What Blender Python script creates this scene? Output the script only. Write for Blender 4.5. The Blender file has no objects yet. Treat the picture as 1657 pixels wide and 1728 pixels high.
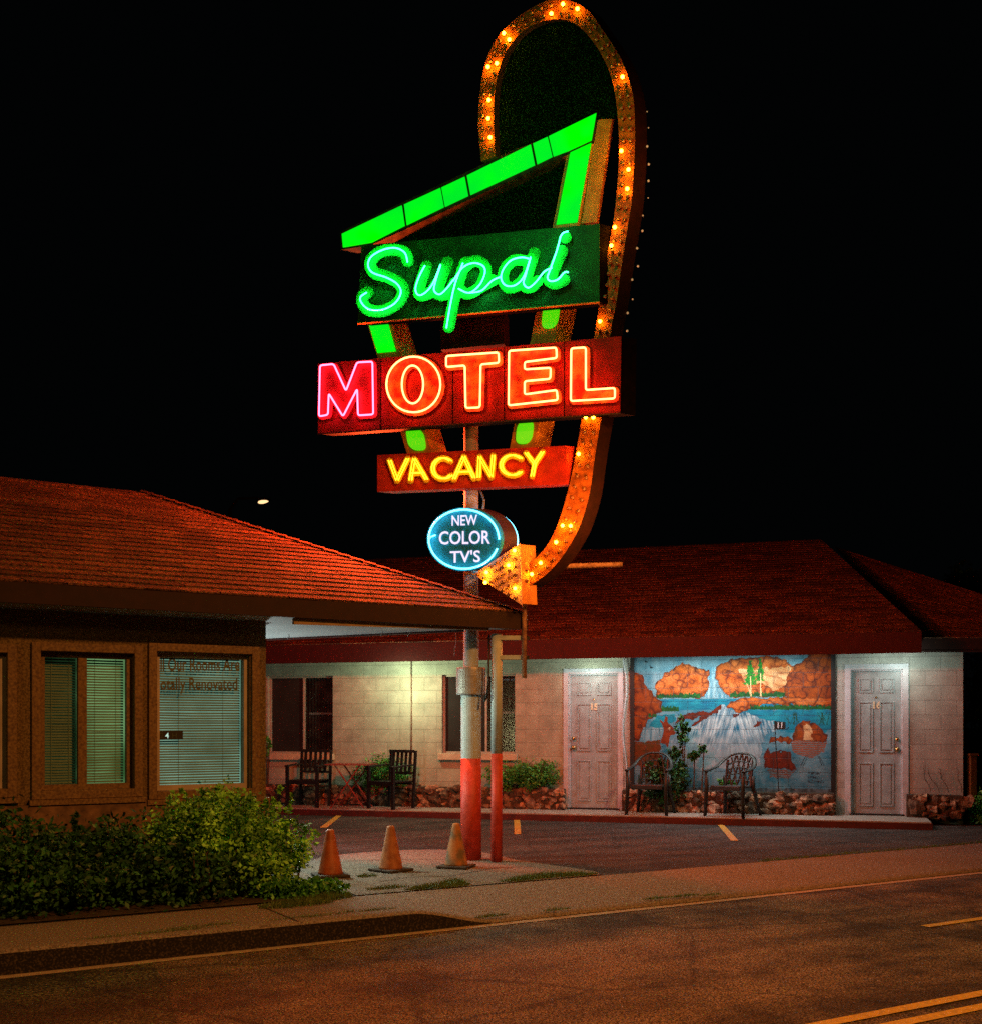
import bpy, math, random
import numpy as np
from mathutils import Vector, Matrix, noise as mnoise
R = math.radians
random.seed(7); RNG = np.random.default_rng(11)
SC = bpy.context.scene; COL = SC.collection

# ------------------------------------------------------------------ camera, world, exposure, lamps
H = 1.35; F = 1900.0; CX = 828.5; HY = 1225.0
cam = bpy.data.cameras.new('camera'); co = bpy.data.objects.new('camera', cam); COL.objects.link(co)
co.location = (0, 0, H); co.rotation_euler = (R(90), 0, 0)
cam.sensor_fit = 'HORIZONTAL'; cam.sensor_width = 36; cam.lens = 36*F/1657; cam.shift_y = (HY-864)/1657
cam.clip_end = 2000; cam.clip_start = 0.05; SC.camera = co
W = bpy.data.worlds.new('World'); SC.world = W; W.use_nodes = True
W.node_tree.nodes['Background'].inputs[0].default_value = (0.0006, 0.0008, 0.0009, 1)
W.node_tree.nodes['Background'].inputs[1].default_value = 1.0
SC.view_settings.view_transform = 'Standard'; SC.view_settings.look = 'None'
SC.view_settings.exposure = 0; SC.view_settings.gamma = 1
SC.cycles.max_bounces = 6; SC.cycles.diffuse_bounces = 3; SC.cycles.glossy_bounces = 3
SC.cycles.transmission_bounces = 5; SC.cycles.transparent_max_bounces = 8
SC.cycles.caustics_reflective = False; SC.cycles.caustics_refractive = False
SC.cycles.sample_clamp_indirect = 3.0
SC.cycles.use_denoising = False

def lamp(name, kind, loc, energy, color, size=0.1, aim=None, spot=None, blend=0.5, sy=None):
    l = bpy.data.lights.new(name, kind); l.energy = energy; l.color = color
    if kind == 'AREA':
        l.size = size
        if sy: l.shape = 'RECTANGLE'; l.size_y = sy
    else: l.shadow_soft_size = size
    if kind == 'SPOT': l.spot_size = R(spot or 90); l.spot_blend = blend
    o = bpy.data.objects.new(name, l); COL.objects.link(o); o.location = loc
    if aim is not None:
        o.rotation_euler = (Vector(aim)-Vector(loc)).to_track_quat('-Z', 'Y').to_euler()
    return o
# added lamps boosting the neon; the street lamp; porch and canopy lamps; added fills
lamp('sign_red_fill', 'POINT', (-1.25, 12.05, 3.95), 780, (1, .075, .015), .2)
lamp('sign_red_fill_right', 'POINT', (2.2, 13.2, 3.5), 150, (1, .13, .03), .3)
lamp('sign_amber_fill', 'POINT', (1.0, 10.2, 3.3), 46, (1, .28, .04), .2)
lamp('sign_amber_fill_upper', 'POINT', (1.45, 10.1, 6.5), 16, (1, .26, .03), .2)
lamp('sign_green_fill', 'POINT', (0.2, 9.6, 6.6), 22, (.05, 1, .25), .3)
lamp('street_lamp_light', 'SPOT', (4.5, 1.8, 7.2), 2900, (1, .33, .065), .25, aim=(.8, 7.6, 0), spot=74, blend=.7)
lamp('office_fill_light', 'POINT', (-8.0, 0.5, 3.6), 230, (1, .54, .14), .25)  # added low lamp out of view, fills the office wall under its eave
lamp('canopy_lamp_light', 'POINT', (-2.60, 11.9, 1.1), 70, (.85, 1, .95), .08)
lamp('hidden_fill_light', 'SPOT', (-2.18, 10.78, 1.95), 150, (.90, 1, .70), .06, aim=(-.2, 10.5, .3), spot=100, blend=.6)  # added lamp behind the office corner, lights posts, pad and shrub
lamp('porch_lamp_light', 'POINT', (-1.38, 16.98, 1.95), 44, (.88, 1, .60), .06)
lamp('porch_lamp_light_mural', 'AREA', (3.34, 15.76, 2.26), 42, (.85, 1, .95), 2.4, aim=(3.42, 16.0, 1.3), sy=.10)
lamp('porch_lamp_light_door', 'POINT', (1.40, 16.40, 2.12), 10, (.86, 1, .82), .06)
lamp('porch_lamp_light_end', 'POINT', (5.57, 15.18, 2.12), 9, (.88, 1, .86), .06)

# ------------------------------------------------------------------ materials
def lin(c): return tuple(((v/255)/12.92 if v/255 <= .04045 else ((v/255+.055)/1.055)**2.4) for v in c)
MATS = {}
def mat(name, c1, c2=None, scale=8, rough=.7, bump=0, bscale=None, metal=0, emit=None, strength=1, island=0, spec=.4, detail=6, ramp=(.35,.65)):
    if name in MATS: return MATS[name]
    m = bpy.data.materials.new(name); m.use_nodes = True; nt = m.node_tree; N = nt.nodes; L = nt.links
    b = N['Principled BSDF']; b.inputs['Roughness'].default_value = rough; b.inputs['Metallic'].default_value = metal
    b.inputs['Specular IOR Level'].default_value = spec
    tc = N.new('ShaderNodeTexCoord')
    col = None
    if c2 is None:
        c2 = tuple(v*.8 for v in c1)
    nz = N.new('ShaderNodeTexNoise'); nz.inputs['Scale'].default_value = scale; nz.inputs['Detail'].default_value = detail
    L.new(tc.outputs['Object'], nz.inputs['Vector'])
    rp = N.new('ShaderNodeMapRange'); rp.inputs[1].default_value = ramp[0]; rp.inputs[2].default_value = ramp[1]
    L.new(nz.outputs['Fac'], rp.inputs[0])
    mx = N.new('ShaderNodeMix'); mx.data_type = 'RGBA'
    mx.inputs[6].default_value = (*c1, 1); mx.inputs[7].default_value = (*c2, 1)
    L.new(rp.outputs[0], mx.inputs[0]); col = mx.outputs[2]
    if island:
        g = N.new('ShaderNodeNewGeometry'); mr = N.new('ShaderNodeMapRange')
        mr.inputs[3].default_value = 1-island; mr.inputs[4].default_value = 1+island
        L.new(g.outputs['Random Per Island'], mr.inputs[0])
        hs = N.new('ShaderNodeHueSaturation'); L.new(mr.outputs[0], hs.inputs['Value']); L.new(col, hs.inputs['Color']); col = hs.outputs[0]
    L.new(col, b.inputs['Base Color'])
    if bump:
        n2 = N.new('ShaderNodeTexNoise'); n2.inputs['Scale'].default_value = bscale or scale*3; n2.inputs['Detail'].default_value = 4
        L.new(tc.outputs['Object'], n2.inputs['Vector'])
        bp = N.new('ShaderNodeBump'); bp.inputs['Strength'].default_value = bump; bp.inputs['Distance'].default_value = .02
        L.new(n2.outputs['Fac'], bp.inputs['Height']); L.new(bp.outputs[0], b.inputs['Normal'])
    if emit:
        b.inputs['Emission Color'].default_value = (*emit, 1); b.inputs['Emission Strength'].default_value = strength
    MATS[name] = m; return m

def block_mat(name, c1, c2, mortar, vcol=False, bw=.406, rh=.203, mbump=.5):
    m = bpy.data.materials.new(name); m.use_nodes = True; nt = m.node_tree; N = nt.nodes; L = nt.links
    b = N['Principled BSDF']; b.inputs['Roughness'].default_value = .75; b.inputs['Specular IOR Level'].default_value = .3
    uv = N.new('ShaderNodeTexCoord'); br = N.new('ShaderNodeTexBrick')
    br.inputs['Scale'].default_value = 1; br.inputs['Brick Width'].default_value = bw; br.inputs['Row Height'].default_value = rh
    br.inputs['Mortar Size'].default_value = .006; br.inputs['Mortar Smooth'].default_value = .25; br.offset = .5
    br.inputs['Color1'].default_value = (*c1, 1); br.inputs['Color2'].default_value = (*c2, 1); br.inputs['Mortar'].default_value = (*mortar, 1)
    wn = N.new('ShaderNodeTexNoise'); wn.inputs['Scale'].default_value = 9; L.new(uv.outputs['UV'], wn.inputs['Vector'])
    ms = N.new('ShaderNodeVectorMath'); ms.operation = 'MULTIPLY_ADD'; ms.inputs[1].default_value = (.012, .012, 0)
    L.new(wn.outputs['Color'], ms.inputs[0]); L.new(uv.outputs['UV'], ms.inputs[2]); L.new(ms.outputs[0], br.inputs['Vector'])
    nz = N.new('ShaderNodeTexNoise'); nz.inputs['Scale'].default_value = 3.0; nz.inputs['Detail'].default_value = 8; nz.inputs['Roughness'].default_value = .7
    L.new(uv.outputs['UV'], nz.inputs['Vector'])
    mr = N.new('ShaderNodeMapRange'); mr.inputs[1].default_value = .3; mr.inputs[2].default_value = .7; mr.inputs[3].default_value = .62; mr.inputs[4].default_value = 1.15
    L.new(nz.outputs['Fac'], mr.inputs[0])
    mm = N.new('ShaderNodeMix'); mm.data_type = 'RGBA'; mm.blend_type = 'MULTIPLY'; mm.inputs[0].default_value = 1
    src = br.outputs['Color']
    if vcol:
        va = N.new('ShaderNodeVertexColor'); va.layer_name = 'paint'
        m2 = N.new('ShaderNodeMix'); m2.data_type = 'RGBA'
        f2 = N.new('ShaderNodeMath'); f2.operation = 'MULTIPLY'; f2.inputs[1].default_value = .35
        L.new(br.outputs['Fac'], f2.inputs[0]); L.new(f2.outputs[0], m2.inputs[0])
        L.new(va.outputs['Color'], m2.inputs[6]); m2.inputs[7].default_value = (*mortar, 1); src = m2.outputs[2]
    L.new(src, mm.inputs[6]); L.new(mr.outputs[0], mm.inputs[7]); L.new(mm.outputs[2], b.inputs['Base Color'])
    bp = N.new('ShaderNodeBump'); bp.inputs['Strength'].default_value = mbump; bp.inputs['Distance'].default_value = .012; bp.invert = True
    n3 = N.new('ShaderNodeTexNoise'); n3.inputs['Scale'].default_value = 60; L.new(uv.outputs['UV'], n3.inputs['Vector'])
    ad = N.new('ShaderNodeMath'); ad.operation = 'MULTIPLY_ADD'; ad.inputs[1].default_value = .25
    L.new(n3.outputs['Fac'], ad.inputs[0]); L.new(br.outputs['Fac'], ad.inputs[2]); L.new(ad.outputs[0], bp.inputs['Height'])
    L.new(bp.outputs[0], b.inputs['Normal'])
    MATS[name] = m; return m

def glow(name, c, s):
    if name in MATS: return MATS[name]
    m = bpy.data.materials.new(name); m.use_nodes = True; nt = m.node_tree
    b = nt.nodes['Principled BSDF']; b.inputs['Base Color'].default_value = (.3, .3, .3, 1)
    b.inputs['Emission Color'].default_value = (*c, 1); b.inputs['Emission Strength'].default_value = s
    MATS[name] = m; return m
def glass(name, tint=(.9, 1, .95), rough=.02, a=.12):
    m = bpy.data.materials.new(name); m.use_nodes = True; nt = m.node_tree; N = nt.nodes; L = nt.links
    N.remove(N['Principled BSDF']); t = N.new('ShaderNodeBsdfTransparent'); g = N.new('ShaderNodeBsdfGlossy'); mx = N.new('ShaderNodeMixShader')
    t.inputs[0].default_value = (*tint, 1); g.inputs['Roughness'].default_value = rough; mx.inputs[0].default_value = a
    L.new(t.outputs[0], mx.inputs[1]); L.new(g.outputs[0], mx.inputs[2]); L.new(mx.outputs[0], N['Material Output'].inputs[0])
    MATS[name] = m; return m

# ------------------------------------------------------------------ mesh helpers
class MB:
    def __init__(s): s.v = []; s.f = []; s.uv = {}
    def add(s, vs, fs):
        o = len(s.v); s.v += [tuple(p) for p in vs]; s.f += [tuple(o+i for i in f) for f in fs]; return s
    def prism(s, pts, vec):
        n = len(pts); pts = [Vector(p) for p in pts]; vec = Vector(vec)
        s.add(pts+[p+vec for p in pts], [tuple(range(n)), tuple(range(2*n-1, n-1, -1))] + [(i, i+n, (i+1) % n+n, (i+1) % n) for i in range(n)]); return s
    def box(s, c, d, rot=0):
        cx, cy, cz = c; dx, dy, dz = [k/2 for k in d]; ca, sa = math.cos(rot), math.sin(rot)
        vs = []
        for z in (-dz, dz):
            for x, y in ((-dx, -dy), (dx, -dy), (dx, dy), (-dx, dy)):
                vs.append((cx+x*ca-y*sa, cy+x*sa+y*ca, cz+z))
        return s.add(vs, [(0, 3, 2, 1), (4, 5, 6, 7), (0, 1, 5, 4), (1, 2, 6, 5), (2, 3, 7, 6), (3, 0, 4, 7)])
    def tube(s, pts, r, n=8, closed=False, cap=True, flat=1.0, up=None):
        pts = [Vector(p) for p in pts]; m = len(pts); rs = r if hasattr(r, '__len__') else [r]*m
        vs = []; prev = None
        for i, p in enumerate(pts):
            a = pts[(i-1) % m] if (i or closed) else p; b = pts[(i+1) % m] if (i < m-1 or closed) else p
            t = (b-a); t = t.normalized() if t.length > 1e-9 else Vector((0, 0, 1))
            if up is not None: x = t.cross(Vector(up))
            elif prev is None: x = t.cross(Vector((0, 0, 1)) if abs(t.z) < .9 else Vector((0, 1, 0)))
            else: x = prev-t*prev.dot(t)
            if x.length < 1e-6: x = t.orthogonal()
            x.normalize(); y = t.cross(x); prev = x
            for k in range(n):
                an = 2*math.pi*k/n; vs.append(p+x*math.cos(an)*rs[i]+y*math.sin(an)*rs[i]*flat)
        fs = []
        for i in range(m if closed else m-1):
            j = (i+1) % m
            for k in range(n): fs.append((i*n+k, i*n+(k+1) % n, j*n+(k+1) % n, j*n+k))
        if cap and not closed: fs += [tuple(range(n-1, -1, -1)), tuple((m-1)*n+k for k in range(n))]
        return s.add(vs, fs)
    def lathe(s, prof, c=(0, 0, 0), n=24):
        vs = []; c = Vector(c)
        for r, z in prof:
            for k in range(n): vs.append(c+Vector((r*math.cos(2*math.pi*k/n), r*math.sin(2*math.pi*k/n), z)))
        m = len(prof)
        fs = [(i*n+k, i*n+(k+1) % n, (i+1)*n+(k+1) % n, (i+1)*n+k) for i in range(m-1) for k in range(n)]
        fs += [tuple(range(n-1, -1, -1)), tuple((m-1)*n+k for k in range(n))]
        return s.add(vs, fs)
    def sphere(s, c, r, n=8, m=6, sq=(1, 1, 1)):
        c = Vector(c); vs = [c+Vector((0, 0, r*sq[2]))]
        for i in range(1, m):
            a = math.pi*i/m
            for k in range(n): vs.append(c+Vector((r*sq[0]*math.sin(a)*math.cos(2*math.pi*k/n), r*sq[1]*math.sin(a)*math.sin(2*math.pi*k/n), r*sq[2]*math.cos(a))))
        vs.append(c-Vector((0, 0, r*sq[2])))
        fs = [(0, 1+k, 1+(k+1) % n) for k in range(n)]
        for i in range(m-2):
            for k in range(n): fs.append((1+i*n+k, 1+(i+1)*n+k, 1+(i+1)*n+(k+1) % n, 1+i*n+(k+1) % n))
        l = len(vs)-1; fs += [(l, 1+(m-2)*n+(k+1) % n, 1+(m-2)*n+k) for k in range(n)]
        return s.add(vs, fs)
    def build(s, name, mt, parent=None, org=(0, 0, 0), smooth=False, bevel=0, uvfn=None):
        me = bpy.data.meshes.new(name); org = Vector(org)
        arr = [(p[0]-org.x, p[1]-org.y, p[2]-org.z) for p in s.v]
        me.from_pydata(arr, [], s.f); me.materials.append(mt)
        if smooth: me.polygons.foreach_set('use_smooth', [True]*len(me.polygons))
        if uvfn:
            ul = me.uv_layers.new(name='UVMap')
            co_ = [uvfn(p) for p in s.v]
            for lp in me.loops: ul.data[lp.index].uv = co_[lp.vertex_index]
        me.validate(); me.update()
        o = bpy.data.objects.new(name, me); COL.objects.link(o)
        if parent is not None: o.parent = parent
        else: o.location = org
        if bevel:
            b = o.modifiers.new('bevel', 'BEVEL'); b.width = bevel; b.segments = 2; b.limit_method = 'ANGLE'
        return o

def tag(o, label=None, cat=None, group=None, kind=None):
    if label: o['label'] = label
    if cat: o['category'] = cat
    if group: o['group'] = group
    if kind: o['kind'] = kind
    return o
class Thing:
    """an Empty at the thing's base; its parts are built in world coordinates and stored relative to it"""
    def __init__(s, name, label, cat, org=(0, 0, 0), group=None):
        s.o = bpy.data.objects.new(name, None); COL.objects.link(s.o); s.o.location = org; s.org = org
        s.o.empty_display_size = .2; tag(s.o, label, cat, group)
    def part(s, mb, name, mt, parent=None, label=None, **k):
        o = mb.build(name, mt, parent=parent or s.o, org=s.org, **k)
        if label: o['label'] = label
        return o
def copy_thing(root, loc, rz, label, group=None):
    r = root.copy(); COL.objects.link(r); r.location = loc; r.rotation_euler = (0, 0, rz); r['label'] = label
    if group: r['group'] = group
    for ch in list(root.children):
        c = ch.copy(); COL.objects.link(c); c.parent = r
        for g in list(ch.children):
            d = g.copy(); COL.objects.link(d); d.parent = c
    return r
def struct(mb, name, mt, **k): return tag(mb.build(name, mt, **k), kind='structure')

class Plane:
    """a vertical plane: p0 (xy), unit direction u; n points to the street side"""
    def __init__(s, p0, u):
        l = math.hypot(*u); s.p = Vector((p0[0], p0[1], 0)); s.u = Vector((u[0]/l, u[1]/l, 0)); s.n = Vector((s.u.y, -s.u.x, 0))
    def pt(s, a, z, off=0): return s.p+s.u*a+s.n*off+Vector((0, 0, z))
    def at(s, px, py, off=0):
        r = Vector(((px-CX)/F, 1, 0)); Y = (s.n.dot(s.p)+off)/s.n.dot(r)
        return Vector((r.x*Y, Y, H+(HY-py)/F*Y))
    def sz(s, px, py, off=0):
        q = s.at(px, py, off); return (q-s.p).dot(s.u), q.z
def ground(px, py, z=0):
    Y = (H-z)*F/(py-HY); return Vector(((px-CX)/F*Y, Y, z))
def rotpts(pts, x0, y0, s): return [(x0+x/s, y0+y/s) for x, y in pts]
def Z2(p): return rotpts(p, 560, 170, 3.126)
def Z3(p): return rotpts(p, 520, 520, 2.959)
def Z4(p): return rotpts(p, 680, 740, 3.945)
def catmull(P, k=6, closed=False):
    n = len(P); out = []
    for i in range(n if closed else n-1):
        g = lambda j: P[j % n] if closed else P[min(max(j, 0), n-1)]
        a, b, c, d = [np.array(g(i+q), float) for q in (-1, 0, 1, 2)]
        for j in range(k):
            t = j/k; out.append(tuple(.5*((2*b)+(c-a)*t+(2*a-5*b+4*c-d)*t*t+(3*b-a-3*c+d)*t**3)))
    if not closed: out.append(tuple(P[-1]))
    return out
def fillet(P, r, closed=True, k=4):
    out = []; n = len(P)
    for i in range(n):
        if not closed and i in (0, n-1): out.append(P[i]); continue
        a, b, c = [np.array(P[j % n], float) for j in (i-1, i, i+1)]
        u = (a-b)/np.linalg.norm(a-b); v = (c-b)/np.linalg.norm(c-b); rr = min(r, .45*np.linalg.norm(a-b), .45*np.linalg.norm(c-b))
        p, q = b+u*rr, b+v*rr
        for j in range(k+1):
            t = j/k; out.append(tuple((1-t)**2*p+2*t*(1-t)*b+t*t*q))
    return out
def sd_stroke(X, Y, P, r):
    d = np.full(X.shape, 1e9)
    for (x0, y0), (x1, y1) in zip(P[:-1], P[1:]):
        dx, dy = x1-x0, y1-y0; L2 = dx*dx+dy*dy+1e-12
        t = np.clip(((X-x0)*dx+(Y-y0)*dy)/L2, 0, 1); d = np.minimum(d, np.hypot(X-x0-t*dx, Y-y0-t*dy))
    return d-r
def inside(X, Y, P):
    c = np.zeros(X.shape, bool); n = len(P)
    for i in range(n):
        x0, y0 = P[i]; x1, y1 = P[(i+1) % n]
        if y0 == y1: continue
        k = ((y0 > Y) != (y1 > Y)) & (X < (x1-x0)*(Y-y0)/(y1-y0)+x0); c ^= k
    return c
def sd_poly(X, Y, P):
    d = sd_stroke(X, Y, list(P)+[P[0]], 0); return np.where(inside(X, Y, P), -d, d)
def sdf_mesh(mb, fn, bb, step, tof, tob):
    """flat face where fn<0, with side walls down to the panel; tof/tob map photo px to front/back points"""
    xs = np.arange(bb[0], bb[2]+step, step); ys = np.arange(bb[1], bb[3]+step, step)
    X, Y = np.meshgrid(xs, ys); D = fn(X, Y)+1e-6
    idx = {}; V = []; 
    def vert(key, x, y):
        if key not in idx:
            idx[key] = len(V); V.append((x, y))
        return idx[key]
    faces = []; edges = []
    ny, nx = D.shape; neg = D < 0
    for j in range(ny-1):
        row = neg[j] | neg[j+1]
        for i in np.nonzero(row[:-1] | row[1:])[0]:
            cs = [(j, i), (j, i+1), (j+1, i+1), (j+1, i)]; poly = []; cut = []
            for a in range(4):
                p, q = cs[a], cs[(a+1) % 4]; dp, dq = D[p], D[q]
                if dp < 0: poly.append(vert(p, X[p], Y[p]))
                if (dp < 0) != (dq < 0):
                    t = dp/(dp-dq); k = (min(p, q), max(p, q))
                    vi = vert(k, X[p]+(X[q]-X[p])*t, Y[p]+(Y[q]-Y[p])*t); poly.append(vi); cut.append(vi)
            if len(poly) > 2: faces.append(poly)
            if len(cut) == 2: edges.append(cut)
    nV = len(V); fr = [tof(*p) for p in V]; used = sorted({e for c in edges for e in c}); bm = {e: nV+k for k, e in enumerate(used)}
    mb.add(fr+[tob(*V[e]) for e in used], [tuple(f) for f in faces]+[(a, b, bm[b], bm[a]) for a, b in edges])
    return mb

def text2d(txt, size=1, offset=0.0, align='CENTER', sx=1.0):
    c = bpy.data.curves.new('t', 'FONT'); c.body = txt; c.size = size; c.align_x = align; c.offset = offset; c.resolution_u = 3
    o = bpy.data.objects.new('t', c); COL.objects.link(o)
    dg = bpy.context.evaluated_depsgraph_get(); me = bpy.data.meshes.new_from_object(o.evaluated_get(dg))
    vs = [(v.co.x*sx, v.co.y) for v in me.vertices]; fs = [tuple(p.vertices) for p in me.polygons]
    bpy.data.objects.remove(o); bpy.data.curves.remove(c); bpy.data.meshes.remove(me)
    return vs, fs

def np_mesh(name, verts, nper, mt, parent=None, org=(0, 0, 0)):
    """many little faces at once: verts (n*nper,3)"""
    verts = verts-np.array(org); n = len(verts)//nper
    me = bpy.data.meshes.new(name); me.vertices.add(len(verts)); me.vertices.foreach_set('co', verts.astype('f').ravel())
    me.loops.add(len(verts)); me.loops.foreach_set('vertex_index', np.arange(len(verts), dtype='i'))
    me.polygons.add(n); me.polygons.foreach_set('loop_start', np.arange(0, len(verts), nper, dtype='i'))
    me.polygons.foreach_set('loop_total', np.full(n, nper, 'i')); me.materials.append(mt); me.update(calc_edges=True); me.validate()
    o = bpy.data.objects.new(name, me); COL.objects.link(o)
    if parent is not None: o.parent = parent
    else: o.location = org
    return o
def leaf_verts(blobs, size, rng, shell=.55, clump=0, asp=.5):
    out = []
    for (x, y, z, rx, ry, rz, n) in blobs:
        if clump:
            nc = max(3, n//clump); d = rng.normal(size=(nc, 3)); d /= np.linalg.norm(d, axis=1)[:, None]
            cc = d*(rng.uniform(shell, 1.12, (nc, 1))); cc[:, 2] *= rng.uniform(.8, 1.25, nc); k = rng.integers(0, nc, n); w = rng.uniform(.05, .17, nc)
            pos = cc[k]+rng.normal(size=(n, 3))*w[k][:, None]
        else:
            d = rng.normal(size=(n, 3)); d /= np.linalg.norm(d, axis=1)[:, None]; pos = d*(rng.uniform(shell, 1, (n, 1)))
        pos = pos*np.array([rx, ry, rz])+np.array([x, y, z])
        pos = pos[pos[:, 2] > .01]; n = len(pos)
        a = rng.normal(size=(n, 3)); a[:, 2] *= .7; a /= np.linalg.norm(a, axis=1)[:, None]
        b = rng.normal(size=(n, 3)); b -= a*(a*b).sum(1)[:, None]; b /= np.linalg.norm(b, axis=1)[:, None]
        s = size*rng.uniform(.6, 1.35, (n, 1))
        q = np.stack([pos-a*s, pos+b*s*asp-a*s*.1, pos+a*s, pos-b*s*asp-a*s*.1], 1); out.append(q.reshape(-1, 3))
    return np.concatenate(out)
def unit(x, y): l = math.hypot(x, y); return (x/l, y/l)

# ------------------------------------------------------------------ frames of the place
ST = Vector((.8565, .5163, 0)); SM = Vector((-.5163, .8565, 0)); SA = Vector((-2.94, 6.74, 0))      # the street
def G(s, t, z=0): return SA+ST*s+SM*t+Vector((0, 0, z))
def st_of(p): q = Vector((p[0], p[1], 0))-SA; return q.dot(ST), q.dot(SM)
BW = Plane((1.516, 16.8), (.960, -.2795))                         # wall of the room wing
OW = Plane((-2.242, 10.128), (.8565, .5163))                      # wall of the office
OF = Plane((-1.984, 9.70), (.8565, .5163))                        # its eave
SG = Plane((-.199, 11.3), (.9636, -.2672))                        # the sign
OV = Plane((-.268, 11.12), (.906, -.423))                         # the round sign

# ------------------------------------------------------------------ materials in use
def asphalt_mat(name, dark, light, worn, sc=95):
    m = mat(name, dark, light, scale=sc, rough=.78, bump=.8, bscale=150, detail=3, ramp=(.44, .60)); nt = m.node_tree; N = nt.nodes; L = nt.links; b = N['Principled BSDF']
    src = b.inputs['Base Color'].links[0].from_socket; tc = [n for n in N if n.type == 'TEX_COORD'][0]
    mp = N.new('ShaderNodeMapping'); mp.inputs['Rotation'].default_value = (0, 0, -math.atan2(.5163, .8565)); L.new(tc.outputs['Object'], mp.inputs['Vector'])
    sc_ = N.new('ShaderNodeVectorMath'); sc_.operation = 'MULTIPLY'; sc_.inputs[1].default_value = (.22, 1.7, 1); L.new(mp.outputs[0], sc_.inputs[0])
    n1 = N.new('ShaderNodeTexNoise'); n1.inputs['Scale'].default_value = 1.1; n1.inputs['Detail'].default_value = 6; L.new(sc_.outputs[0], n1.inputs['Vector'])
    n2 = N.new('ShaderNodeTexNoise'); n2.inputs['Scale'].default_value = 1.6; n2.inputs['Detail'].default_value = 9; n2.inputs['Roughness'].default_value = .7; L.new(tc.outputs['Object'], n2.inputs['Vector'])
    ad = N.new('ShaderNodeMath'); ad.operation = 'ADD'; L.new(n1.outputs['Fac'], ad.inputs[0]); L.new(n2.outputs['Fac'], ad.inputs[1])
    mr = N.new('ShaderNodeMapRange'); mr.inputs[1].default_value = .85; mr.inputs[2].default_value = 1.15; mr.inputs[3].default_value = .32; mr.inputs[4].default_value = worn; L.new(ad.outputs[0], mr.inputs[0])
    vo = N.new('ShaderNodeTexVoronoi'); vo.feature = 'DISTANCE_TO_EDGE'; vo.inputs['Scale'].default_value = .55
    nd = N.new('ShaderNodeVectorMath'); nd.operation = 'MULTIPLY_ADD'; nd.inputs[1].default_value = (.5, .5, 0); L.new(n2.outputs['Color'], nd.inputs[0]); L.new(tc.outputs['Object'], nd.inputs[2]); L.new(nd.outputs[0], vo.inputs['Vector'])
    cr = N.new('ShaderNodeMapRange'); cr.inputs[1].default_value = .0; cr.inputs[2].default_value = .012; cr.inputs[3].default_value = .35; cr.inputs[4].default_value = 1; L.new(vo.outputs['Distance'], cr.inputs[0])
    mu = N.new('ShaderNodeMath'); mu.operation = 'MULTIPLY'; L.new(mr.outputs[0], mu.inputs[0]); L.new(cr.outputs[0], mu.inputs[1])
    mx = N.new('ShaderNodeMix'); mx.data_type = 'RGBA'; mx.blend_type = 'MULTIPLY'; mx.inputs[0].default_value = 1; L.new(src, mx.inputs[6]); L.new(mu.outputs[0], mx.inputs[7]); L.new(mx.outputs[2], b.inputs['Base Color'])
    return m
asphalt = asphalt_mat('asphalt', (.012, .010, .008), (.26, .20, .13), 1.55)
lotmat = asphalt_mat('lot_asphalt', (.022, .021, .020), (.12, .11, .10), 1.2, 80)
concrete = mat('concrete', (.27, .235, .20), (.10, .085, .07), scale=70, rough=.85, bump=.5, bscale=120, detail=3, ramp=(.42, .62))
concrete2 = mat('pad_concrete', (.22, .205, .18), (.075, .07, .06), scale=60, ramp=(.42, .6), rough=.85, bump=.5, bscale=110, detail=9)
curbmat = mat('curb_shade', (.008, .007, .006), (.07, .055, .035), scale=75, ramp=(.5, .66), rough=.9, bump=.5, detail=8)  # the kerb face's shade is put into this near-black colour
yellow = mat('yellow_paint', (.62, .42, .04), (.38, .27, .05), scale=40, rough=.6, bump=.2)
soil = mat('soil', (.03, .022, .014), (.06, .045, .03), scale=12, rough=1, bump=.6)
stucco = mat('stucco', (.21, .15, .06), (.08, .055, .02), scale=70, ramp=(.4, .62), rough=.9, bump=.6, bscale=120)
trimwood = mat('trim_wood', (.22, .14, .05), (.09, .05, .02), scale=50, rough=.6, bump=.2)
redfascia = mat('red_fascia', (.05, .006, .004), (.035, .005, .004), scale=12, rough=.7, bump=.2)
darkfascia = mat('dark_fascia', (.025, .008, .006), (.018, .006, .005), scale=12, rough=.8)
shingle = mat('shingles', (.22, .10, .045), (.045, .02, .012), scale=42, ramp=(.4, .6), rough=.85, bump=.9, bscale=160, island=.5, detail=8)
blocks = block_mat('painted_block', (.39, .41, .32), (.36, .38, .29), (.30, .31, .24))
blockw = block_mat('painted_block_white', (.40, .43, .40), (.37, .40, .37), (.31, .33, .31))
white = mat('white_paint', (.50, .54, .60), (.42, .46, .50), scale=10, rough=.5)
doorm = mat('door_paint', (.33, .43, .46), (.25, .32, .34), scale=8, rough=.45)
blackm = mat('black_metal', (.007, .008, .008), (.012, .012, .012), scale=20, rough=.5)
steel = mat('brass', (.55, .36, .14), (.40, .25, .1), scale=20, rough=.3, metal=1)
darkroom = mat('dark_room', (.012, .012, .011), (.02, .02, .018), scale=4, rough=.9)
curtain = mat('curtain', (.13, .13, .12), (.05, .05, .05), scale=5, rough=.9)
stonem = mat('rubble_stone', (.36, .22, .13), (.05, .028, .018), scale=14, rough=.85, bump=.8, bscale=50, island=.65)
mortarm = mat('planter_mortar', (.05, .035, .022), (.08, .055, .035), scale=15, rough=.95, bump=.5)
palepost = mat('pale_blue_paint', (.42, .53, .58), (.34, .43, .47), scale=9, rough=.5, bump=.15)
redpost = mat('red_paint', (.55, .055, .03), (.38, .035, .02), scale=12, rough=.55, bump=.15)
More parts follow.
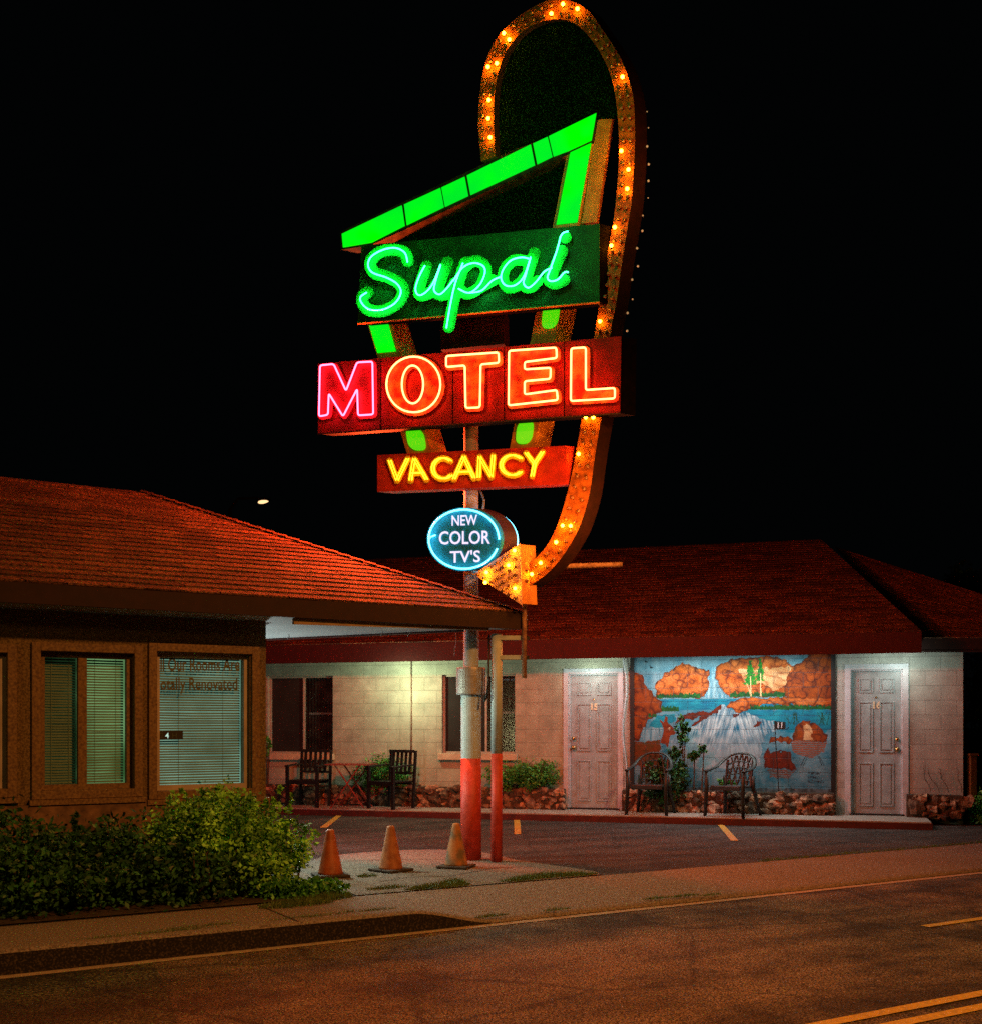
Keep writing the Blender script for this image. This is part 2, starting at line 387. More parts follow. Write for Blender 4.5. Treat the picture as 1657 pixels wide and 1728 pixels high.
galv = mat('galvanised', (.34, .36, .36), (.24, .25, .25), scale=14, rough=.5, metal=.3, bump=.2)
rust = mat('rusty_pipe', (.52, .30, .18), (.25, .12, .07), scale=30, rough=.8, bump=.4)
glassm = glass('window_glass')
glassd = glass('window_glass_dark', (.75, .78, .76), .03, .10)
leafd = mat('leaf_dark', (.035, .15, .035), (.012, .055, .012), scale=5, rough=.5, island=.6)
leafb = mat('leaf_lit', (.30, .76, .10), (.05, .20, .03), scale=5, rough=.5, island=.55)  # lamp light on the canopy-end shrub is put into this leaf colour
leafg = mat('leaf_green', (.08, .34, .05), (.05, .22, .03), scale=5, rough=.5, island=.5)
grassm = mat('grass_blades', (.07, .15, .03), (.10, .16, .04), scale=9, rough=.6, island=.5)
bark = mat('bark', (.08, .05, .03), (.05, .03, .02), scale=20, rough=.9, bump=.6)

# ------------------------------------------------------------------ ground
mb = MB(); mb.add([(-400, -300, -.165), (400, -300, -.165), (400, 600, -.165), (-400, 600, -.165)], [(0, 1, 2, 3)])
struct(mb, 'ground', soil)
mb = MB()
mb.add([G(-60, -18, -.15), G(90, -18, -.15), G(90, 0.0, -.15), G(-60, 0.0, -.15)], [(0, 1, 2, 3)])
struct(mb, 'road', asphalt)
SW = .88
def zcurb(s):
    t = min(max((s-2.75)/.75, 0), 1); t = t*t*(3-2*t); return -.125*t
ss = [-30, -10, -4, 0, 1, 2, 2.5]+[2.75+.05*i for i in range(16)]+[4, 5, 6, 8, 12, 20, 60]
mb = MB()
tt = [0, .025, .1, .25, .45, .7, SW]
vs = []; 
for s in ss:
    for t in tt:
        z = zcurb(s)*(1-t/SW)
        if t == 0: z -= .018
        vs.append(G(s, t, z))
n = len(tt); fs = []
for i in range(len(ss)-1):
    for j in range(n-1): fs.append((i*n+j, (i+1)*n+j, (i+1)*n+j+1, i*n+j+1))
mb.add(vs, fs); struct(mb, 'sidewalk', concrete, smooth=True)
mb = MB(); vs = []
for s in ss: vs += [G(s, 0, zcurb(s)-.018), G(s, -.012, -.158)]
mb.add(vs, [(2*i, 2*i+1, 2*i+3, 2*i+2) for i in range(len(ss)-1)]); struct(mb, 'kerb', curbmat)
mb = MB(); mb.add([G(-30, -.10, -.146), G(60, -.10, -.146), G(60, -.012, -.146), G(-30, -.012, -.146)], [(0, 1, 2, 3)])
struct(mb, 'gutter_strip', mat('gutter_concrete', (.42, .34, .24), (.28, .22, .15), scale=20, rough=.8, bump=.3))
# joints of the sidewalk (dark, hair-thin inlays)
mb = MB()
for s in (-3.1, -.5, 1.9):
    a = zcurb(s)
    mb.add([G(s, .03, a*(1-.03/SW)+.0035), G(s+.012, .03, a*(1-.03/SW)+.0035), G(s+.012, SW-.02, .0035), G(s, SW-.02, .0035)], [(0, 1, 2, 3)])
crackm = mat('joint_dark', (.03, .022, .015), (.05, .035, .02), scale=20, rough=1)
struct(mb, 'sidewalk_joints', crackm)
mb = MB(); mb.add([G(-60, SW+.012, 0), G(90, SW+.012, 0), G(90, 60, 0), G(-60, 60, 0)], [(0, 1, 2, 3)])
struct(mb, 'parking_lot', lotmat)
mb = MB(); mb.add([G(-60, SW, -.02), G(90, SW, -.02), G(90, SW+.02, -.02), G(-60, SW+.02, -.02)], [(0, 1, 2, 3)])
struct(mb, 'lot_edge_joint', crackm)
mb = MB(); P = [(-60, 1655), (120, 1640), (262, 1622), (278, 1668), (300, 1760), (-60, 1760)]
P = [(x, y) for x, y in P]; mb.add([ground(x, y, -.1465) for x, y in ((-60, 1654), (110, 1640), (258, 1625), (282, 1668), (305, 1745), (-60, 1760))], [(0, 1, 2, 3, 4, 5)])
struct(mb, 'road_patch', asphalt_mat('patch_asphalt', (.008, .009, .007), (.16, .17, .09), 1.3, 60))
# concrete pad round the sign posts
pad = [(470, 1470), (545, 1447), (640, 1437), (740, 1434), (820, 1440), (870, 1451), (930, 1460), (1000, 1470.5), (1012, 1477)]
pp = [ground(x, y, .006) for x, y in catmull(pad, 5)]
a, _ = st_of(pp[-1]); pp = [p for p in pp if st_of(p)[1] > SW+.02]
pp = [G(st_of(pp[0])[0], SW+.02, .006)]+pp+[G(a, SW+.02, .006)]
mb = MB(); mb.add(pp, [tuple(range(len(pp)))]); struct(mb, 'concrete_pad', concrete2)
# soil bed under the shrubs
mb = MB(); mb.add([G(-12, SW+.02, .010), G(2.35, SW+.02, .010), G(2.35, 2.6, .010), G(-12, 2.6, .010)], [(0, 1, 2, 3)]); struct(mb, 'soil_bed', soil)
# painted lines
mb = MB()
def quad(P, z): return [ground(x, y, z) for x, y in P]
mb.add(quad([(540, 1397), (552, 1397), (579, 1375), (570, 1375)], .005), [(0, 1, 2, 3)])
mb.add(quad([(867, 1383), (877, 1383), (879, 1408), (868, 1408)], .005), [(0, 1, 2, 3)])
mb.add(quad([(1209, 1390), (1219, 1390), (1246, 1419), (1233, 1419)], .005), [(0, 1, 2, 3)])
struct(mb, 'parking_line', yellow)
def yline(a, b, w):
    A, B = ground(*a, -.144), ground(*b, -.144); d = (B-A).normalized(); nn = Vector((-d.y, d.x, 0))*w/2; B = A+d*30
    mb.add([A-nn, B-nn, B+nn, A+nn], [(0, 1, 2, 3)])
mb = MB(); 
for t in (-3.36, -3.55):
    mb.add([G(-5, t, -.144), G(40, t, -.144), G(40, t+.085, -.144), G(-5, t+.085, -.144)], [(0, 1, 2, 3)])
A = ground(1560, 1565, -.15); B = ground(1700, 1546, -.15); sa, ta = st_of(A)
mb.add([G(sa, ta-.04, -.144), G(sa+3, ta-.04, -.144), G(sa+3, ta+.04, -.144), G(sa, ta+.04, -.144)], [(0, 1, 2, 3)])
struct(mb, 'road_line', yellow)
# sealed cracks
mb = MB()
def crack(P, w, z=.004):
    q = [ground(x, y+random.uniform(-.5, .5), z) for x, y in catmull(P, 6)]
    for a, b in zip(q[:-1], q[1:]):
        d = (b-a); d.z = 0; d.normalize(); nn = Vector((-d.y, d.x, 0))*w/2; mb.add([a-nn, b-nn, b+nn, a+nn], [(0, 1, 2, 3)])
crack([(1235, 1398), (1330, 1399), (1450, 1397)], .03); crack([(1243, 1418), (1330, 1417), (1430, 1422), (1480, 1427)], .03)
crack([(1240, 1407), (1380, 1405), (1500, 1409), (1590, 1415)], .03)
struct(mb, 'crack_seal', mat('crack_gleam', (.22, .17, .14), (.06, .05, .045), scale=3, rough=.8))  # the tar seams' reflected light is put into this pale colour
mb = MB()
crack([(640, 1488), (700, 1480), (760, 1478), (830, 1466), (900, 1462)], .012, .010); crack([(560, 1454), (640, 1452), (760, 1450)], .012, .010)
crack([(560, 1590-62), (650, 1533), (705, 1535)], .012, .008) if False else None
struct(mb, 'pad_cracks', crackm)

# ------------------------------------------------------------------ shingle roof faces
def shingle_face(mb, A, B, C, D, course=.14, tab=.30, th=.011, rng=random):
    """A-B eave, D-C ridge (world points); lapped courses of tabs"""
    A, B, C, D = map(Vector, (A, B, C, D)); L = ((D-A).length+(C-B).length)/2
    nn = (B-A).cross(D-A).normalized(); nn = nn if nn.z > 0 else -nn
    hgt = min((D-A-(B-A)*((D-A).dot(B-A)/(B-A).length_squared)).length, 99)
    k = max(2, int(hgt/course)); ed = (B-A).normalized()
    for i in range(k):
        v0, v1 = i/k, (i+1)/k+.12/k
        v1 = min(v1, 1)
        a0, b0 = A.lerp(D, v0), B.lerp(C, v0); a1, b1 = A.lerp(D, v1), B.lerp(C, v1)
        W = (b0-a0).length; m = max(1, int(W/tab)); off = (i % 2)*.5+rng.random()*.15
        xs = [0]+[ (j+off)/m for j in range(m+1) if 0.02/m < (j+off)/m < 1-.02/m]+[1]
        for x0, x1 in zip(xs[:-1], xs[1:]):
            g = .004/max(W, .1); up = nn*(th+rng.uniform(0, .004)); dn = (a0-a1).normalized()*rng.uniform(-.006, .006)
            p0 = a0.lerp(b0, x0+g)+up+dn; p1 = a0.lerp(b0, x1-g)+up+dn
            q1 = a1.lerp(b1, x1-g)+nn*.002; q0 = a1.lerp(b1, x0+g)+nn*.002
            mb.add([p0, p1, q1, q0, p0-up, p1-up], [(0, 1, 2, 3), (4, 5, 1, 0)])
    mb.add([A-nn*.004, B-nn*.004, C-nn*.004, D-nn*.004], [(0, 1, 2, 3)])

# ------------------------------------------------------------------ room wing
wing = Thing('motel_wing', 'long low cream block room wing with a painted mural and two numbered doors', 'building', (1.5, 16.8, 0))
def wall_cells(mb, P, s0, s1, z0, z1, holes, depth=.14):
    xs = sorted({s0, s1, *[h[0] for h in holes], *[h[1] for h in holes]}); zs = sorted({z0, z1, *[h[2] for h in holes], *[h[3] for h in holes]})
    for a, b in zip(xs[:-1], xs[1:]):
        for c, d in zip(zs[:-1], zs[1:]):
            m = ((a+b)/2, (c+d)/2)
            if any(h[0] < m[0] < h[1] and h[2] < m[1] < h[3] for h in holes): continue
            mb.add([P.pt(a, c), P.pt(b, c), P.pt(b, d), P.pt(a, d)], [(0, 1, 2, 3)])
    for a, b, c, d in holes:
        for p, q in (((a, c), (b, c)), ((b, c), (b, d)), ((b, d), (a, d)), ((a, d), (a, c))):
            mb.add([P.pt(*p), P.pt(*q), P.pt(q[0], q[1], -depth), P.pt(p[0], p[1], -depth)], [(0, 1, 2, 3)])
def srect(P, x0, y0, x1, y1):
    xm = (x0+x1)/2; a = P.sz(x0, y0)[0]; b = P.sz(x1, y0)[0]; zt = P.sz(xm, y0)[1]; zb = P.sz(xm, y1)[1]; return a, b, zb, zt
def prect(mb, P, a, b, c, d, o0, o1):
    """box on a plane: s a..b, z c..d, offset o0 (back)..o1 (front)"""
    mb.prism([P.pt(a, c, o1), P.pt(b, c, o1), P.pt(b, d, o1), P.pt(a, d, o1)], P.n*(o0-o1)); return mb
win1 = srect(BW, 452, 1141, 562, 1272); win2 = srect(BW, 746, 1138, 870, 1272)
door1 = srect(BW, 959, 1137, 1043, 1364); door2 = srect(BW, 1435, 1130, 1523, 1371)
mur = srect(BW, 1070, 1102, 1402, 1336)
door1 = (door1[0], door1[1], .10, door1[3]); door2 = (door2[0], door2[1], .10, door2[3])
sR = BW.sz(1625, 1200)[0]; sL = -12.0; WT = 2.42
uvb = lambda p: ((Vector(p)-BW.p).dot(BW.u)+20.11, p[2]-.1+.02)
mb = MB(); sm = BW.sz(1050, 1200)[0]
wall_cells(mb, BW, sL, sm, 0, WT, [win1, win2, door1]); wing.part(mb, 'wall', blocks, uvfn=uvb)
mb = MB(); wall_cells(mb, BW, sm, sR, 0, WT, [door2]); 
mb.prism([BW.pt(sR, 0, -.004), BW.pt(sR, WT, -.004), BW.pt(sR, WT, -6), BW.pt(sR, 0, -6)], -BW.u*.2)
wing.part(mb, 'wall', blockw, label='whitish block wall round the second door and mural', uvfn=uvb)
# mural frame and mural
mb = MB(); a, b, c, d = mur
prect(mb, BW, a-.06, a, .42, WT, .0, .03); wing.part(mb, 'mural_border', blackm)
mb = MB(); prect(mb, BW, b, b+.06, .1, WT, .0, .03); wing.part(mb, 'mural_border', blackm)

def vnoise(X, Y, sc, seed):
    r = np.random.default_rng(seed).random((64, 64)); x = X/sc; y = Y/sc
    xi = np.floor(x).astype(int); yi = np.floor(y).astype(int); fx = x-xi; fy = y-yi; fx = fx*fx*(3-2*fx); fy = fy*fy*(3-2*fy)
    g = lambda i, j: r[(yi+j) % 64, (xi+i) % 64]
    return (g(0, 0)*(1-fx)+g(1, 0)*fx)*(1-fy)+(g(0, 1)*(1-fx)+g(1, 1)*fx)*fy
def paint_mural(nx, ny):
    X, Y = np.meshgrid(np.linspace(130, 1578, nx), np.linspace(58, 1062, ny))
    wx = X+(vnoise(X, Y, 30, 1)-.5)*26; wy = Y+(vnoise(X, Y, 26, 2)-.5)*26
    C = np.zeros(X.shape+(3,)); c = lambda *v: np.array(lin(v))
    def put(m, col): C[m] = col if np.ndim(col) == 1 else col[m]
    def mixc(a, b, t): t = np.clip(t, 0, 1)[..., None]; return np.array(a)*(1-t)+np.array(b)*t
    n1 = vnoise(X, Y, 60, 3); n2 = vnoise(X, Y, 18, 4); n3 = vnoise(X, Y, 9, 5)
    sky = mixc(c(150, 178, 188), c(85, 130, 150), n1*.8+n2*.3)
    water = mixc(c(14, 100, 140), c(80, 160, 178), n1*.6+vnoise(X*.25, Y, 9, 6)*.5)
    pond = mixc(c(50, 120, 150), c(140, 176, 190), n1*.7+vnoise(X*.3, Y, 8, 7)*.4)
    C[:] = pond; put(Y < 470, water); put(Y < 392, sky)
    put(inside(wx, wy, [(860, 470), (1600, 470), (1600, 600), (1500, 640), (1220, 620), (1000, 520)]), water)
    ridge = np.abs(vnoise(X+Y*.4, Y-X*.3, 45, 8)-.5)*2; ridge2 = np.abs(vnoise(X-Y*.5, Y+X*.2, 24, 9)-.5)*2
    t = np.clip(.85*(1-ridge)**6+.45*(1-ridge2)**6+.45*vnoise(X+Y*.5, Y-X*.5, 34, 21)-.12, 0, 1)
    rock = mixc(mixc(c(222, 140, 98), c(186, 100, 62), n1*1.3-.1), c(104, 46, 24), t)
    rockd = mixc(mixc(c(176, 96, 60), c(140, 70, 40), n1), c(80, 34, 18), t)
    cream = mixc(mixc(c(236, 205, 165), c(215, 160, 118), n1*1.2-.2), c(150, 84, 50), t*.8)
    red = mixc(c(120, 52, 36), c(80, 34, 26), n2)
    green = mixc(c(14, 60, 30), c(40, 105, 50), n3*n2*1.8)
    def rim(P, col, w=9):
        d = sd_poly(wx, wy, P); k = np.clip(1+(d-2*w*(n2-.5))/(w*2.6), 0, 1)**1.6*.85; colr = mixc(col, c(64, 28, 16), k); put(d < 0, colr)
    rim([(740, 170), (800, 125), (870, 95), (960, 92), (1080, 80), (1180, 90), (1260, 125), (1330, 160), (1335, 378), (840, 378), (770, 305)], rock)
    put(inside(wx, wy, [(900, 180), (1080, 170), (1300, 165), (1240, 320), (1160, 330), (1090, 280), (980, 280)]), cream)
    rim([(750, 200), (850, 190), (930, 230), (960, 290), (1100, 285), (1170, 330), (1160, 378), (840, 378), (770, 305)], rock, 6)
    rim([(1400, 100), (1420, 40), (1600, 40), (1600, 470), (1380, 430), (1250, 380), (1255, 250), (1330, 160)], rockd)
    rim([(290, 378), (300, 270), (380, 190), (470, 145), (500, 128), (560, 145), (600, 150), (640, 175), (702, 180), (697, 290), (660, 378)], rock)
    rim([(100, 190), (185, 200), (215, 270), (250, 310), (290, 375), (345, 400), (345, 480), (280, 500), (230, 560), (190, 640), (170, 700), (100, 700)], rockd)
    fall = mixc(c(170, 200, 212), c(100, 150, 172), vnoise(X, Y*.12, 9, 10)*1.3-.1)
    put(inside(wx, Y, [(700, 160), (742, 160), (752, 300), (838, 384), (655, 384), (694, 290)]), fall)
    rim([(820, 455), (850, 410), (900, 388), (1600, 384), (1600, 450), (1100, 430), (1000, 472), (920, 492)], rock, 6)
    jag = 22*vnoise(X, Y*0, 11, 12)+10*vnoise(X, Y*0, 5, 13)
    def bush(x0, x1, yb, h): put((X > x0) & (X < x1) & (Y < yb+5*n2) & (Y > yb-h-jag+12), green)
    bush(300, 630, 380, 22); bush(850, 1250, 376, 24); bush(1000, 1600, 468, 22); bush(340, 470, 478, 30); bush(238, 300, 520, 10)
    for x0, y0, x1, y1, w in ((1000, 115, 1000, 290, 46), (1072, 100, 1072, 265, 34)):
        tt_ = (Y-y0)/(y1-y0); put((tt_ > 0) & (tt_ < 1) & (np.abs(X-x0) < w*(.25+.75*tt_)*(0.45+.9*n3)), mixc(c(12, 62, 30), c(50, 130, 48), n3*1.3))
        put((np.abs(X-x0-(Y-y0)*.02) < 4) & (Y > y1-60) & (Y < 376), c(225, 200, 160))
    put((np.abs(X-975-(Y-280)*.35) < 4) & (Y > 280) & (Y < 376), c(215, 190, 150))
    big = mixc(c(215, 230, 235), c(40, 105, 136), vnoise(X+.30*(Y-470)*np.sign(880-X), Y*.10, 7, 14)*.9+vnoise(X, Y, 50, 15)*.7-.25)
    big = mixc(big, c(165, 188, 198), np.clip((Y-600)/220, 0, .85))
    put(inside(wx, wy, [(790, 440), (815, 440), (860, 480), (1000, 500), (1180, 560), (1240, 600), (1130, 640), (1085, 700), (1070, 880), (620, 905), (470, 860), (400, 700), (480, 610), (600, 585)]), big)
    rim([(440, 590), (450, 520), (600, 480), (700, 482), (788, 438), (785, 465), (720, 510), (570, 592), (560, 570), (640, 520), (480, 548)], red, 3)
    put(inside(wx, wy, [(245, 590), (270, 535), (330, 505), (440, 505), (440, 560), (345, 600)]), water)
    rim([(880, 500), (930, 490), (910, 530), (885, 530)], red, 3)
    put(inside(wx, wy, [(195, 600), (345, 592), (340, 700), (205, 700)]), fall); rim([(1032, 595), (1045, 550), (1085, 548), (1070, 590)], red, 3)
    put(inside(wx, wy, [(100, 705), (330, 700), (335, 880), (100, 890)]), mixc(c(120, 62, 20), c(84, 60, 18), n2))
    put(inside(X, wy, [(330, 720), (352, 640), (352, 600), (325, 545), (330, 530), (356, 570), (368, 522), (384, 528), (386, 572), (410, 590), (446, 622), (440, 642), (404, 656), (388, 740)]), mixc(c(150, 72, 30), c(110, 50, 22), n2))
    put(np.hypot(X-397, Y-608) < 9, c(230, 200, 170)); put(np.hypot(X-397, Y-609) < 4.5, c(20, 12, 8))
    rim([(1300, 700), (1305, 640), (1340, 580), (1400, 548), (1470, 570), (1555, 650), (1552, 695)], rockd)
    put(inside(wx, wy, [(1385, 590), (1430, 575), (1450, 690), (1390, 690)]), cream)
    refl = mixc(c(150, 92, 72), c(120, 140, 145), (np.sin(Y*.42+3*n2) > .2)*.8)
    put(inside(wx, wy, [(1300, 697), (1552, 697), (1530, 770), (1440, 810), (1370, 805), (1310, 765)]), refl)
    rim([(1122, 712), (1140, 668), (1210, 665), (1300, 670), (1300, 712), (1180, 698)], rockd, 4)
    rim([(1098, 895), (1098, 780), (1130, 735), (1140, 778), (1200, 765), (1280, 775), (1330, 900)], red, 6)
    put(inside(wx, wy, [(1110, 905), (1322, 905), (1280, 965), (1170, 965)]), mixc(c(120, 84, 74), c(110, 140, 150), (np.sin(Y*.4+3*n2) > .1)*.8))
    for x, y in ((225, 108), (262, 150)):
        put(inside(X, Y, [(x-16, y-16), (x-4, y), (x+18, y+6), (x+4, y+12), (x-12, y+8)]), c(15, 20, 25))
    for k in range(14):
        x = 1300+random.uniform(-20, 60) if k % 2 else 1500+random.uniform(-20, 60); sl = random.uniform(-.6, .6)
        put((np.abs(X-x-sl*(Y-570)) < 2.2) & (Y > 490) & (Y < 580), c(30, 70, 50))
    for x, sl in ((1385, -.5), (1400, -.4), (1510, .5), (1500, .35)):
        put((np.abs(X-x-sl*(Y-830)) < 2.5) & (Y > 800) & (Y < 870), c(40, 60, 70))
    for j, (y, w) in enumerate(((925, 100), (952, 100), (982, 115))):
        put((X > 1412) & (X < 1412+w) & (np.abs(Y-y) < 9) & (vnoise(X, Y, 5, 30+j) > .55), c(45, 50, 60))
    put((Y > 1030+10*n2), mixc(c(60, 70, 70), c(120, 140, 150), n2))
    g = C.mean(-1, keepdims=True); return np.clip((g+(C-g)*1.3)*.66, 0, 1)
nx, ny = 420, 292
C = paint_mural(nx, ny); a, b, c, d = mur; d = WT
S_, Z_ = np.meshgrid(np.linspace(a, b, nx), np.linspace(1, 0, ny)); Z_ = c+(d-c)*Z_
# the top of the painting lies at the eave, its foot behind the stone planter
ztop = BW.sz(1236, 1102)[1]; Z_ = c+(ztop-c)*np.linspace(1, 0, ny)[:, None]*np.ones(nx)[None]
o_ = BW.p+BW.n*.006
V = np.stack([o_.x+BW.u.x*S_, o_.y+BW.u.y*S_, Z_], -1).reshape(-1, 3)-np.array(wing.org)
I = np.arange(nx*ny).reshape(ny, nx); Fq = np.stack([I[1:, :-1], I[1:, 1:], I[:-1, 1:], I[:-1, :-1]], -1).reshape(-1, 4)
me = bpy.data.meshes.new('mural'); me.vertices.add(len(V)); me.vertices.foreach_set('co', V.astype('f').ravel())
me.loops.add(Fq.size); me.loops.foreach_set('vertex_index', Fq.astype('i').ravel()); me.polygons.add(len(Fq))
me.polygons.foreach_set('loop_start', np.arange(0, Fq.size, 4, dtype='i')); me.polygons.foreach_set('loop_total', np.full(len(Fq), 4, 'i'))
ca = me.color_attributes.new('paint', 'FLOAT_COLOR', 'POINT'); ca.data.foreach_set('color', np.concatenate([C, np.ones(C.shape[:2]+(1,))], -1).astype('f').ravel())
me.update(calc_edges=True); ul = me.uv_layers.new(name='UVMap')
UV = np.stack([S_+20.11, Z_-.08], -1).reshape(-1, 2)[Fq.ravel()]; ul.data.foreach_set('uv', UV.astype('f').ravel())
me.materials.append(block_mat('mural_paint', (.5, .5, .5), (.5, .5, .5), (.03, .06, .07), vcol=True))
mo = bpy.data.objects.new('mural', me); COL.objects.link(mo); mo.parent = wing.o
mo['label'] = 'painted waterfall and red rock mural with deer and pines'

# roof of the wing
EZ = 2.61; FB = 2.325; OH = .55
sc_ = BW.sz(1555, 1078, OH)[0]
rR = BW.at(1385, 910, -4.6); rz = rR.z; rsR = (rR-BW.p).dot(BW.u)
mb = MB(); shingle_face(mb, BW.pt(-12, EZ, OH), BW.pt(sc_, EZ, OH), BW.pt(rsR, rz, -4.6), BW.pt(-12, rz, -4.6), course=.15)
mb.add([BW.pt(-12, rz, -4.6), BW.pt(rsR, rz, -4.6), BW.pt(sc_, EZ, -9), BW.pt(-12, EZ, -9)], [(0, 1, 2, 3)])
roof = wing.part(mb, 'roof', shingle)
mb = MB(); prect(mb, BW, -12, sc_, FB, EZ, OH-.04, OH-.004); wing.part(mb, 'fascia', redfascia)
mb = MB(); mb.prism([BW.pt(-12, WT, -.02), BW.pt(sc_-.02, WT, -.02), BW.pt(sc_-.02, WT, OH-.045), BW.pt(-12, WT, OH-.045)], (0, 0, .03)); wing.part(mb, 'soffit', white)
# the low hipped end beyond the porch
wl = BW.sz(1548, 1077, .05)[0]
E0 = BW.pt(wl, 2.52, .10); E1 = BW.pt(wl+6, 2.52, .10); AP = BW.at(1392, 914, -4.7); E2 = BW.pt(wl+6.2, 2.52, -.6)
q0 = BW.at(1540, 1077, .2); q1 = BW.at(1720, 1077, -.1); q2 = BW.at(1720, 1023, -1.9); q3 = BW.at(1408, 922, -4.75)
mb = MB(); shingle_face(mb, q0, q1, q2, q3, course=.15)
wing.part(mb, 'roof_end', shingle)
mb = MB(); mb.prism([q0+Vector((0, 0, 0)), q1, q1-Vector((0, 0, .19)), q0-Vector((0, 0, .19))], (.01, .05, 0)); wing.part(mb, 'fascia', darkfascia, label='dark eave board at the low end')
mb = MB(); mb.prism([q0-Vector((0, 0, .17)), q1-Vector((0, 0, .17)), BW.pt(sR+1, 2.40, -.2), BW.pt(wl-1, 2.40, -.2)], (0, 0, .02)); wing.part(mb, 'soffit', darkfascia)

# doors
def make_door(R_, num, side, px):
    a, b, c, d = R_
    m = MB(); prect(m, BW, a+.005, b-.005, c+.02, d-.005, -.10, -.06)
    dr = wing.part(m, 'door', doorm, label='pale six panel door numbered '+num)
    w = b-a; hgt = d-c; m = MB()
    cols = ((.16, .44), (.56, .84)); rows = ((.06, .36), (.43, .78), (.84, .94))
    for x0, x1 in cols:
        for z0, z1 in rows:
            A0, A1, B0, B1 = a+w*x0, a+w*x1, c+hgt*z0, c+hgt*z1
            for q in ((A0, A1, B0, B0+.018), (A0, A1, B1-.018, B1), (A0, A0+.018, B0+.018, B1-.018), (A1-.018, A1, B0+.018, B1-.018)):
                prect(m, BW, *q, -.058, -.048)
            prect(m, BW, A0+.04, A1-.04, B0+.04, B1-.04, -.058, -.050)
    wing.part(m, 'door_panel', doorm, parent=dr, bevel=.003)
    m = MB()
    for q in ((a-.075, a, c, d+.075), (b, b+.075, c, d+.075), (a, b, d, d+.075)): prect(m, BW, *q, -.02, .02)
    for q in ((a, a+.02, c, d), (b-.02, b, c, d), (a+.02, b-.02, d-.02, d)): prect(m, BW, *q, -.13, -.02)
    wing.part(m, 'frame', white, parent=dr)
    kx = a+.07 if side < 0 else b-.07
    for z, r in ((1.10, .028), (.96, .034)):
        m = MB(); p = BW.pt(kx, z+.1-.04, -.055); m.sphere(p+BW.n*.04, r, 10, 8); m.tube([p-BW.n*.01, p+BW.n*.03], r*.7, 10)
        wing.part(m, 'knob' if r > .03 else 'deadbolt', steel, parent=dr, smooth=True)
    vs, fs = text2d(num, .13, .006); m = MB()
    m.add([BW.pt((a+b)/2+x, c+hgt*.735+y, -.050) for x, y in vs], fs); wing.part(m, 'number', mat('number_metal', (.75, .65, .45), rough=.4), parent=dr)
    m = MB(); m.sphere(BW.pt((a+b)/2, c+hgt*.81, -.055), .015, 8, 6); wing.part(m, 'peephole', steel, parent=dr)
    m = MB(); prect(m, BW, a-.02, b+.02, c-.005, c+.022, -.12, .03); wing.part(m, 'threshold', blackm, parent=dr)
make_door(door1, '15', -1, 0); make_door(door2, '16', 1, 0)
# windows of the wing
def make_window(R_, split, sillx):
    a, b, c, d = R_; m = MB(); t = .03
    for q in ((a, a+t, c, d), (b-t, b, c, d), (a+t, b-t, c, c+t), (a+t, b-t, d-t, d), (split-t/2, split+t/2, c+t, d-t)): prect(m, BW, *q, -.12, -.07)
    fr = wing.part(m, 'window', mat('alu_frame', (.42, .38, .30), (.32, .29, .24), scale=10, rough=.5))
    m = MB(); prect(m, BW, a+t, split-t/2, c+t, d-t, -.105, -.10); wing.part(m, 'insect_screen', darkroom, parent=fr)
    m = MB(); n = 60; vs = []
    for i in range(n+1):
        x = split+(b-split)*i/n; o = -.17+.02*math.sin(i*1.1)+.012*math.sin(i*2.7+1); vs += [BW.pt(x, c, o), BW.pt(x, d, o)]
    m.add(vs, [(2*i, 2*i+2, 2*i+3, 2*i+1) for i in range(n)]); wing.part(m, 'curtain', curtain, parent=fr, smooth=True)
    m = MB(); prect(m, BW, split+t/2, b-t, c+t, d-t, -.098, -.094); wing.part(m, 'pane', glassd, parent=fr)
    m = MB(); prect(m, BW, split+.06, b-.06, c+(d-c)*.50, c+(d-c)*.53, -.155, -.14); wing.part(m, 'curtain_rail', white, parent=fr)
    m = MB(); prect(m, BW, a-.05, b+.03, c-.10, c, -.05, .07); wing.part(m, 'sill', mat('sill', (.55, .47, .34), (.45, .38, .27), scale=12, rough=.8, bump=.3), parent=fr, bevel=.006)
    m = MB(); prect(m, BW, a-.3, b+.3, c-.2, d+.2, -.40, -.35); wing.part(m, 'dark_interior', darkroom, parent=fr)
make_window(win1, BW.sz(510, 1200)[0], 0); make_window(win2, BW.sz(818, 1200)[0], 0)
mb = MB(); s_, z_ = BW.sz(695, 1270); mb.tube([BW.pt(s_, z_-.25, .03), BW.pt(s_, WT, .03)], .012, 8); wing.part(mb, 'conduit', mat('conduit', (.30, .26, .19), (.22, .19, .14), rough=.6), smooth=True)
mb = MB(); s_, z_ = BW.sz(1054, 1270); mb.tube([BW.pt(s_+.03*math.sin(i*.5), .35+i*.1, .04) for i in range(21)], .010, 6); wing.part(mb, 'cable', white, smooth=True)
# porch lamps under the eave
for x, nme in ((640, 0), (1236, 1), (1010, 2), (1490, 3)):
    s_ = BW.sz(x, 1110, .25)[0]; mb = MB(); mb.box(BW.pt(s_, 2.39, .40), (.30, .08, .04), math.atan2(BW.u.y, BW.u.x)); wing.part(mb, 'porch_lamp', glow('porch_glow', (.8, 1, .75), 3))

